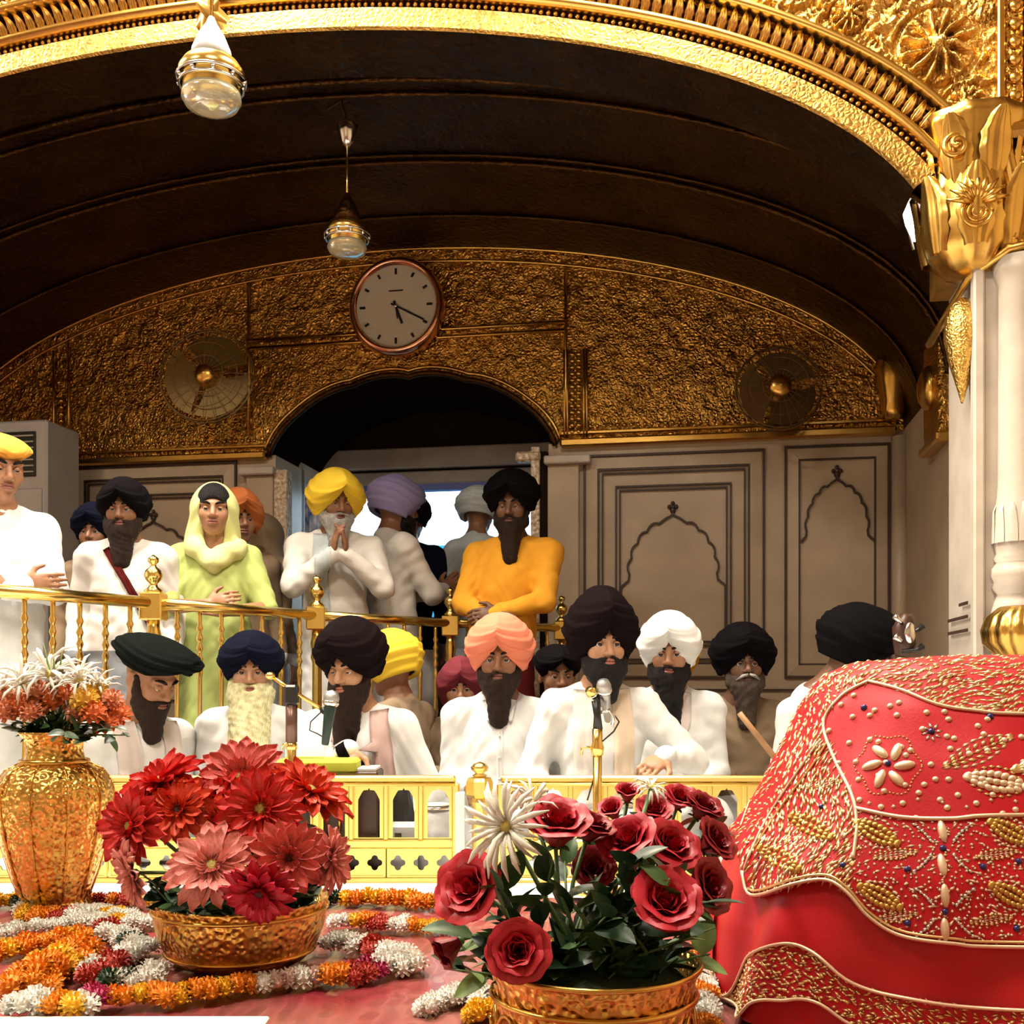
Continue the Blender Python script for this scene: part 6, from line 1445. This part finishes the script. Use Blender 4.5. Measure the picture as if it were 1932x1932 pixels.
# ph = pi/2 is the front, 0 is the left side
def proj(p): return 966+F_PX*p.x/p.y, HZ-(p.z-CZ)/p.y*F_PX
def solve_t(ph, curve, off):                      # where a column crosses a seen curve (px -> py)
    lo_, hi_ = 0.15, 1.0
    for _ in range(24):
        m_ = (lo_+hi_)/2; x, y = proj(mound(ph, m_, off))
        if y < np.interp(x, *curve): lo_ = m_
        else: hi_ = m_
    return lo_
def crv(pts, n=8):                                # smooth curve through seen points
    out = []
    for i in range(len(pts)-1):
        p0, p1, p2, p3 = pts[max(0, i-1)], pts[i], pts[i+1], pts[min(len(pts)-1, i+2)]
        for k in range(n):
            t = k/n; out.append(tuple(0.5*(2*p1[j]+(p2[j]-p0[j])*t+(2*p0[j]-5*p1[j]+4*p2[j]-p3[j])*t*t+(3*p1[j]-p0[j]-3*p2[j]+p3[j])*t**3) for j in (0, 1)))
    return out+[pts[-1]]
HEM = tuple(zip(*crv([(1365, 1556), (1380, 1562), (1392, 1600), (1402, 1655), (1412, 1690), (1440, 1692), (1500, 1672), (1560, 1665), (1600, 1690), (1640, 1735), (1700, 1770), (1800, 1785), (1932, 1792), (2650, 1800)])))
BT = tuple(zip(*crv([(1365, 1900), (1395, 1850), (1410, 1808), (1450, 1785), (1500, 1780), (1550, 1805), (1600, 1850), (1700, 1880), (1932, 1905), (2650, 1915)])))
RED = mat('cloth_red', (0.60, 0.008, 0.018), 0.5, 0.0, ('noise', 300, 0.2, 0.001), var=0.15, varscale=6, spec=0.35)
RED2 = mat('cloth_red_lower', (0.56, 0.008, 0.014), 0.45, 0.0, ('noise', 300, 0.2, 0.001), var=0.15, varscale=6, spec=0.4)
NP_, NT_ = 260, 70
phs = [2*math.pi*i/NP_ for i in range(NP_)]
def ring_mesh(t0s, t1s, off, nt, hemthick=0.0, fold=True):
    v = []; f = []
    for j in range(nt+1):
        for i, ph in enumerate(phs):
            t = t0s[i]+(t1s[i]-t0s[i])*j/nt; v.append(tuple(mound(ph, t, off)))
    for j in range(nt):
        for i in range(NP_): i2 = (i+1) % NP_; f.append((j*NP_+i, j*NP_+i2, (j+1)*NP_+i2, (j+1)*NP_+i))
    if hemthick:
        o = len(v)
        for i, ph in enumerate(phs): v.append(tuple(mound(ph, t1s[i], off-hemthick)))
        for i in range(NP_): i2 = (i+1) % NP_; f.append((nt*NP_+i, nt*NP_+i2, o+i2, o+i))
    return v, f
front = [ph < math.pi for ph in phs]
t_hem = [solve_t(ph, HEM, 0.008) if front[i] else 0.72 for i, ph in enumerate(phs)]
t_b0 = [solve_t(ph, BT, 0.004) if front[i] else 0.86 for i, ph in enumerate(phs)]
BB = (BT[0], [y+80+30*max(0, 1-abs(x-1480)/90) for x, y in zip(*BT)])
t_b1 = [min(1.0, max(a+0.02, solve_t(ph, BB, 0.004))) if front[i] else 0.97 for (i, ph), a in zip(enumerate(phs), t_b0)]
def smooth_list(a, k=1): return [(a[i-1]+2*a[i]+a[(i+1) % len(a)])/4 for i in range(len(a))]
t_hem = smooth_list(t_hem); t_b0 = smooth_list(smooth_list(t_b0)); t_b1 = smooth_list(smooth_list(t_b1))
lowc = thing('draped_cloth', 'plain red under cloth with a gold border falling to the table', 'cloth', (0, 0, 0), 0, 'red cloths over the scripture stand')
part('red_fall', ring_mesh([0.0]*NP_, [1.0]*NP_, 0.0, NT_), RED2, lowc)
part('border_band', ring_mesh(t_b0, t_b1, 0.005, 10, 0.004), RED, lowc)
upc = thing('draped_cloth', 'red cloth with gold and bead embroidery draped over the top of the stand', 'cloth', (0, 0, 0), 0, 'red cloths over the scripture stand')
ug = ring_mesh([0.0]*NP_, t_hem, 0.009, 50, 0.008)
part('red_field', ug, RED, upc)
st = thing('scripture_stand', 'cushioned stand hidden under the red embroidered cloths', 'stand', (MCX, MCY, TZ))
part('cushion', bbox_bevel(-0.22, 0.22, -0.10, 0.10, 0.0, 0.33, 0.04), CL['white'], st, False)
bvU = BVHTree.FromPolygons([tuple(p) for p in ug[0]], ug[1])
lg_ = ring_mesh(t_b0, t_b1, 0.005, 10); bvB = BVHTree.FromPolygons([tuple(p) for p in lg_[0]], lg_[1])
def on(px, py, bv=bvU):
    dr_ = Vector(((px-966)/F_PX, 1, (HZ-py)/F_PX)).normalized(); h = bv.ray_cast(Vector((0, 0, CZ)), dr_)
    if h[0] is None or h[0].y > 2: return None, None
    n = h[1]; n = -n if n.dot(dr_) > 0 else n
    return h[0], n
SV, SF = sphere((0, 0, 0), (1, 1, 1), 10, 6)
SV = np.array(SV)[:, [2, 0, 1]]
OV = np.array([(1, 0, 0), (-1, 0, 0), (0, 1, 0), (0, -1, 0), (0, 0, 1), (0, 0, -0.2)]); OF = [(0, 2, 4), (2, 1, 4), (1, 3, 4), (3, 0, 4), (2, 0, 5), (1, 2, 5), (3, 1, 5), (0, 3, 5)]
def stitches(name, items, m, parent, bv=bvU, **kw):   # items: (px, py, length px, width px, angle deg)
    V_ = []; F_ = []; n = 0
    for px, py, ln, wd, an in items:
        p, nr = on(px, py, bv)
        if p is None: continue
        k = p.y/F_PX
        right = Vector((1, 0, 0)); right = (right-nr*right.dot(nr)).normalized(); up = nr.cross(right); up = up if up.z > 0 else -up
        a = R(an); ex = right*math.cos(a)+up*math.sin(a); ey = nr.cross(ex)
        B_ = np.array([tuple(ex*ln*k/2), tuple(ey*wd*k/2), tuple(nr*max(wd, 3)*k*0.45)])
        big = wd > 11; V_.append((SV if big else OV) @ B_+np.array(tuple(p))); F_ += [tuple(i+n for i in q) for q in (SF if big else OF)]; n += len(SV) if big else 6
    if not V_: return None
    return part(name, (np.concatenate(V_), F_), m, parent, True, **kw)
ZARI = mat('zari_gold', (0.88, 0.62, 0.28), 0.34, 0.85); ZARI_P = mat('zari_pale', (0.90, 0.68, 0.46), 0.45, 0.5); SILV = mat('zari_silver', (0.86, 0.84, 0.76), 0.25, 0.9); GEM = mat('gem_blue', (0.03, 0.03, 0.16), 0.1, 0.2, spec=0.8); BRZ = mat('zari_bronze', (0.62, 0.36, 0.09), 0.4, 0.8)
def inpoly(x, y, poly):
    c = False; j = len(poly)-1
    for i in range(len(poly)):
        xi, yi = poly[i]; xj, yj = poly[j]
        if (yi > y) != (yj > y) and x < (xj-xi)*(y-yi)/(yj-yi)+xi: c = not c
        j = i
    return c
FOLD = crv([(1640, 1285), (1590, 1312), (1555, 1362), (1572, 1425), (1604, 1490), (1615, 1525)], 5)
TOPB = crv([(1640, 1286), (1700, 1302), (1770, 1330), (1850, 1342), (1960, 1348), (2650, 1356)], 5)
LOWB = crv([(1615, 1525), (1700, 1542), (1800, 1545), (1932, 1538), (2650, 1540)], 5)
hem_poly = list(zip(*HEM))
Z_TOP = [(1380, 1230), (2650, 1230)]+TOPB[::-1]+[(1560, 1300), (1500, 1330)]
Z_LEFT = [(1560, 1262), (1640, 1285)]+FOLD[1:]+[(1625, 1590), (1600, 1680), (1560, 1660), (1500, 1668), (1440, 1688), (1414, 1686), (1396, 1640), (1360, 1540), (1380, 1480), (1460, 1330)]
Z_LOW = LOWB+[(2650, 1792), (1932, 1785), (1800, 1778), (1700, 1762), (1645, 1730), (1600, 1685), (1625, 1590)]
Z_FIELD = FOLD[::-1]+TOPB[1:]+LOWB[::-1]
rg = random.Random(5)
def scatter(poly, step, fn):
    xs = [p[0] for p in poly]; ys = [p[1] for p in poly]; out = []
    y = min(ys)
    while y < max(ys):
        x = min(xs)
        while x < max(xs):
            q = (x+rg.uniform(-.5, .5)*step, y+rg.uniform(-.5, .5)*step)
            if inpoly(q[0], q[1], poly): out.append(fn(*q))
            x += step
        y += step
    return out
# flow of the thread in the dense zones
top_fl = lambda x, y: (x, y, rg.uniform(16, 32), rg.uniform(6, 9), 12+18*math.sin(x*0.04)+rg.uniform(-25, 25))
lef_fl = lambda x, y: (x, y, rg.uniform(16, 34), rg.uniform(6, 9), 58+22*math.sin(y*0.03)+rg.uniform(-25, 25))
stitches('gold_thread', scatter(Z_TOP, 10.5, top_fl)+scatter(Z_LEFT, 11, lef_fl), ZARI, upc, kind='stuff')
stitches('pale_thread', scatter(Z_TOP, 16, top_fl)+scatter(Z_LEFT, 15, lef_fl), ZARI_P, upc, kind='stuff')
bead = lambda a, b: (lambda x, y: (x, y, rg.uniform(a, b), rg.uniform(a, b), 0))
stitches('gold_beads', scatter(Z_LOW, 13, bead(6, 9))+scatter(Z_LOW, 30, lambda x, y: (x, y, rg.uniform(14, 26), 6, 30*math.sin(x*0.05)+rg.uniform(-30, 30))), ZARI_P, upc, kind='stuff')
stitches('silver_beads', scatter(Z_TOP, 34, bead(4, 6))+scatter(Z_LEFT, 30, bead(4, 7))+scatter(Z_LOW, 30, bead(4, 7)), SILV, upc, kind='stuff')
stitches('blue_gems', scatter(Z_TOP, 62, bead(6, 8))+scatter(Z_LEFT, 75, bead(6, 8))+[(x, y, 13, 13, 0) for x, y in ((1757, 1380), (1779, 1600), (1783, 1720), (1855, 1635), (1922, 1625), (1868, 1352), (1630, 1335), (1675, 1440), (1712, 1742), (1918, 1752), (1550, 1522), (1590, 1632), (1712, 1640))], GEM, upc, kind='stuff')
stitches('sequins', [(x, y, 12, 12, 0) for x, y, *_ in scatter(Z_FIELD, 36, lambda x, y: (x, y))]+[(x, 1515+8*math.sin(x), 10, 10, 0) for x in range(1640, 2600, 46)], ZARI_P, upc, kind='stuff')
def piping(pts, r=0.0022, m=ZARI_P, bv=bvU, parent=None, n=60, lift=0.001):
    L = [0]
    for a, b in zip(pts, pts[1:]): L.append(L[-1]+math.hypot(b[0]-a[0], b[1]-a[1]))
    out = []
    for k in range(n+1):
        x = L[-1]*k/n; i = min(len(pts)-2, max(j for j in range(len(pts)) if L[j] <= x+1e-9)); f_ = (x-L[i])/max(1e-9, L[i+1]-L[i])
        p, nr = on(pts[i][0]+(pts[i+1][0]-pts[i][0])*f_, pts[i][1]+(pts[i+1][1]-pts[i][1])*f_, bv)
        if p is not None and (not out or (p-out[-1]).length < 0.08): out.append(p+nr*lift)
    if len(out) > 2: part('piping', tube(out, r, 6), m, parent or upc)
piping(FOLD+[(1618, 1560), (1610, 1620)], 0.0022); piping(TOPB, 0.0022); piping(LOWB, 0.0025)
piping([(x, y-5) for x, y in hem_poly if x > 1400], 0.0022, n=160); piping([(x, y-14) for x, y in hem_poly if x > 1410], 0.0016, ZARI, n=160)
piping(crv([(1405, 1640), (1440, 1560), (1490, 1480), (1550, 1395)]), 0.0018); piping(crv([(1398, 1560), (1425, 1490), (1480, 1390), (1560, 1305)]), 0.0015, ZARI); piping(crv([(1425, 1600), (1470, 1530), (1530, 1450), (1562, 1400)]), 0.0015, ZARI)
# motifs
def motif(items, m, name, parent=upc):
    return stitches(name, items, m, parent)
def flower_motif(cx, cy, r, n, m1, m2, ring=True):
    t = []
    for k in range(n):
        a = 360/n*k+ (0 if n == 6 else 10); q = R(a)
        motif([(cx+r*0.55*math.cos(q), cy-r*0.52*math.sin(q), r*0.72, r*0.34, a)], m1, 'motif_petal')
    if ring:
        out = [(cx+r*1.05*math.cos(R(a))*(1+0.08*math.cos(R(a*6))), cy-r*math.sin(R(a))*(1+0.08*math.cos(R(a*6))), 7, 6, a+90) for a in range(0, 360, 7)]
        motif(out, m2, 'motif_ring')
flower_motif(1676, 1444, 56, 6, ZARI_P, ZARI); flower_motif(1758, 1382, 24, 8, SILV, ZARI, False)
def leaf_motif(cx, cy, L, W, ang, m1, m2):
    c, s_ = math.cos(R(ang)), math.sin(R(ang)); it = []; ed = []
    for k in range(9):
        q = -0.5+k/8; w = W*math.sin(math.pi*(k+0.6)/9.2)
        x, y = cx+L*q*c, cy-L*q*s_
        it += [(x+o*w*0.25*s_*-1, y-o*w*0.25*c, L/6, W/4.2, ang+28*o) for o in (-1, 0, 1)]
        for o in (-1, 1): ed.append((x-o*w*0.5*s_, y-o*w*0.5*c, L/7, 8, ang-o*40*(q)))
    motif(it, m1, 'motif_leaf'); motif(ed, m2, 'motif_edge')
leaf_motif(1845, 1418, 130, 44, 24, ZARI, ZARI_P); leaf_motif(1880, 1475, 110, 56, -10, ZARI_P, ZARI); leaf_motif(1980, 1440, 130, 50, 10, ZARI, ZARI_P)
for (x, y) in ((1655, 1572), (1660, 1692), (1905, 1570), (1908, 1690), (1530, 1560), (2060, 1600), (2150, 1570), (2155, 1690), (2390, 1570), (2395, 1690), (1470, 1620)): leaf_motif(x, y, 84, 52, -28, BRZ, ZARI_P)
for (x, y) in ((1690, 1612), (1690, 1730), (1880, 1612), (1870, 1735), (1500, 1590), (1550, 1480)): leaf_motif(x, y, 76, 18, 8, ZARI_P, ZARI)
for (x, y) in ((1778, 1600), (1783, 1722), (2030, 1600), (2033, 1722), (2270, 1600), (2273, 1722)):
    for dx, dy, an in ((0, -32, 90), (0, 32, 90)): motif([(x+dx, y+dy, 46, 17, an)], ZARI_P, 'motif_petal')
    it = []
    for o in (-1, 1):
        for v_ in (-1, 1):
            for k in range(6): it.append((x+o*(22+4*k+0.9*k*k*0.5), y+v_*(14+6*k), 15, 10, -o*v_*(70-8*k)))
    motif(it, SILV, 'motif_feather')
# border band of the lower cloth
pts_b = []
for i, ph in enumerate(phs):
    if not front[i]: continue
    for k in range(9):
        t = t_b0[i]+(t_b1[i]-t_b0[i])*(k+0.5)/9; x, y = proj(mound(ph, t, 0.005))
        if x < 2560: pts_b.append((x+rg.uniform(-5, 5), y+rg.uniform(-4, 4)))
stitches('border_thread', [(x, y, rg.uniform(14, 28), rg.uniform(6, 8), rg.uniform(-60, 30)) for x, y in pts_b if rg.random() < 1.1], ZARI, lowc, bvB, kind='stuff')
stitches('border_beads', [(x+4, y+4, 6, 6, 0) for x, y in pts_b if rg.random() < 0.4], ZARI_P, lowc, bvB, kind='stuff')
for tl in (t_b0, t_b1):
    part('border_piping', tube([tuple(mound(ph, tl[i], 0.007)) for i, ph in enumerate(phs) if 0.05 < ph < math.pi-0.05], 0.0020, 6), ZARI_P, lowc)
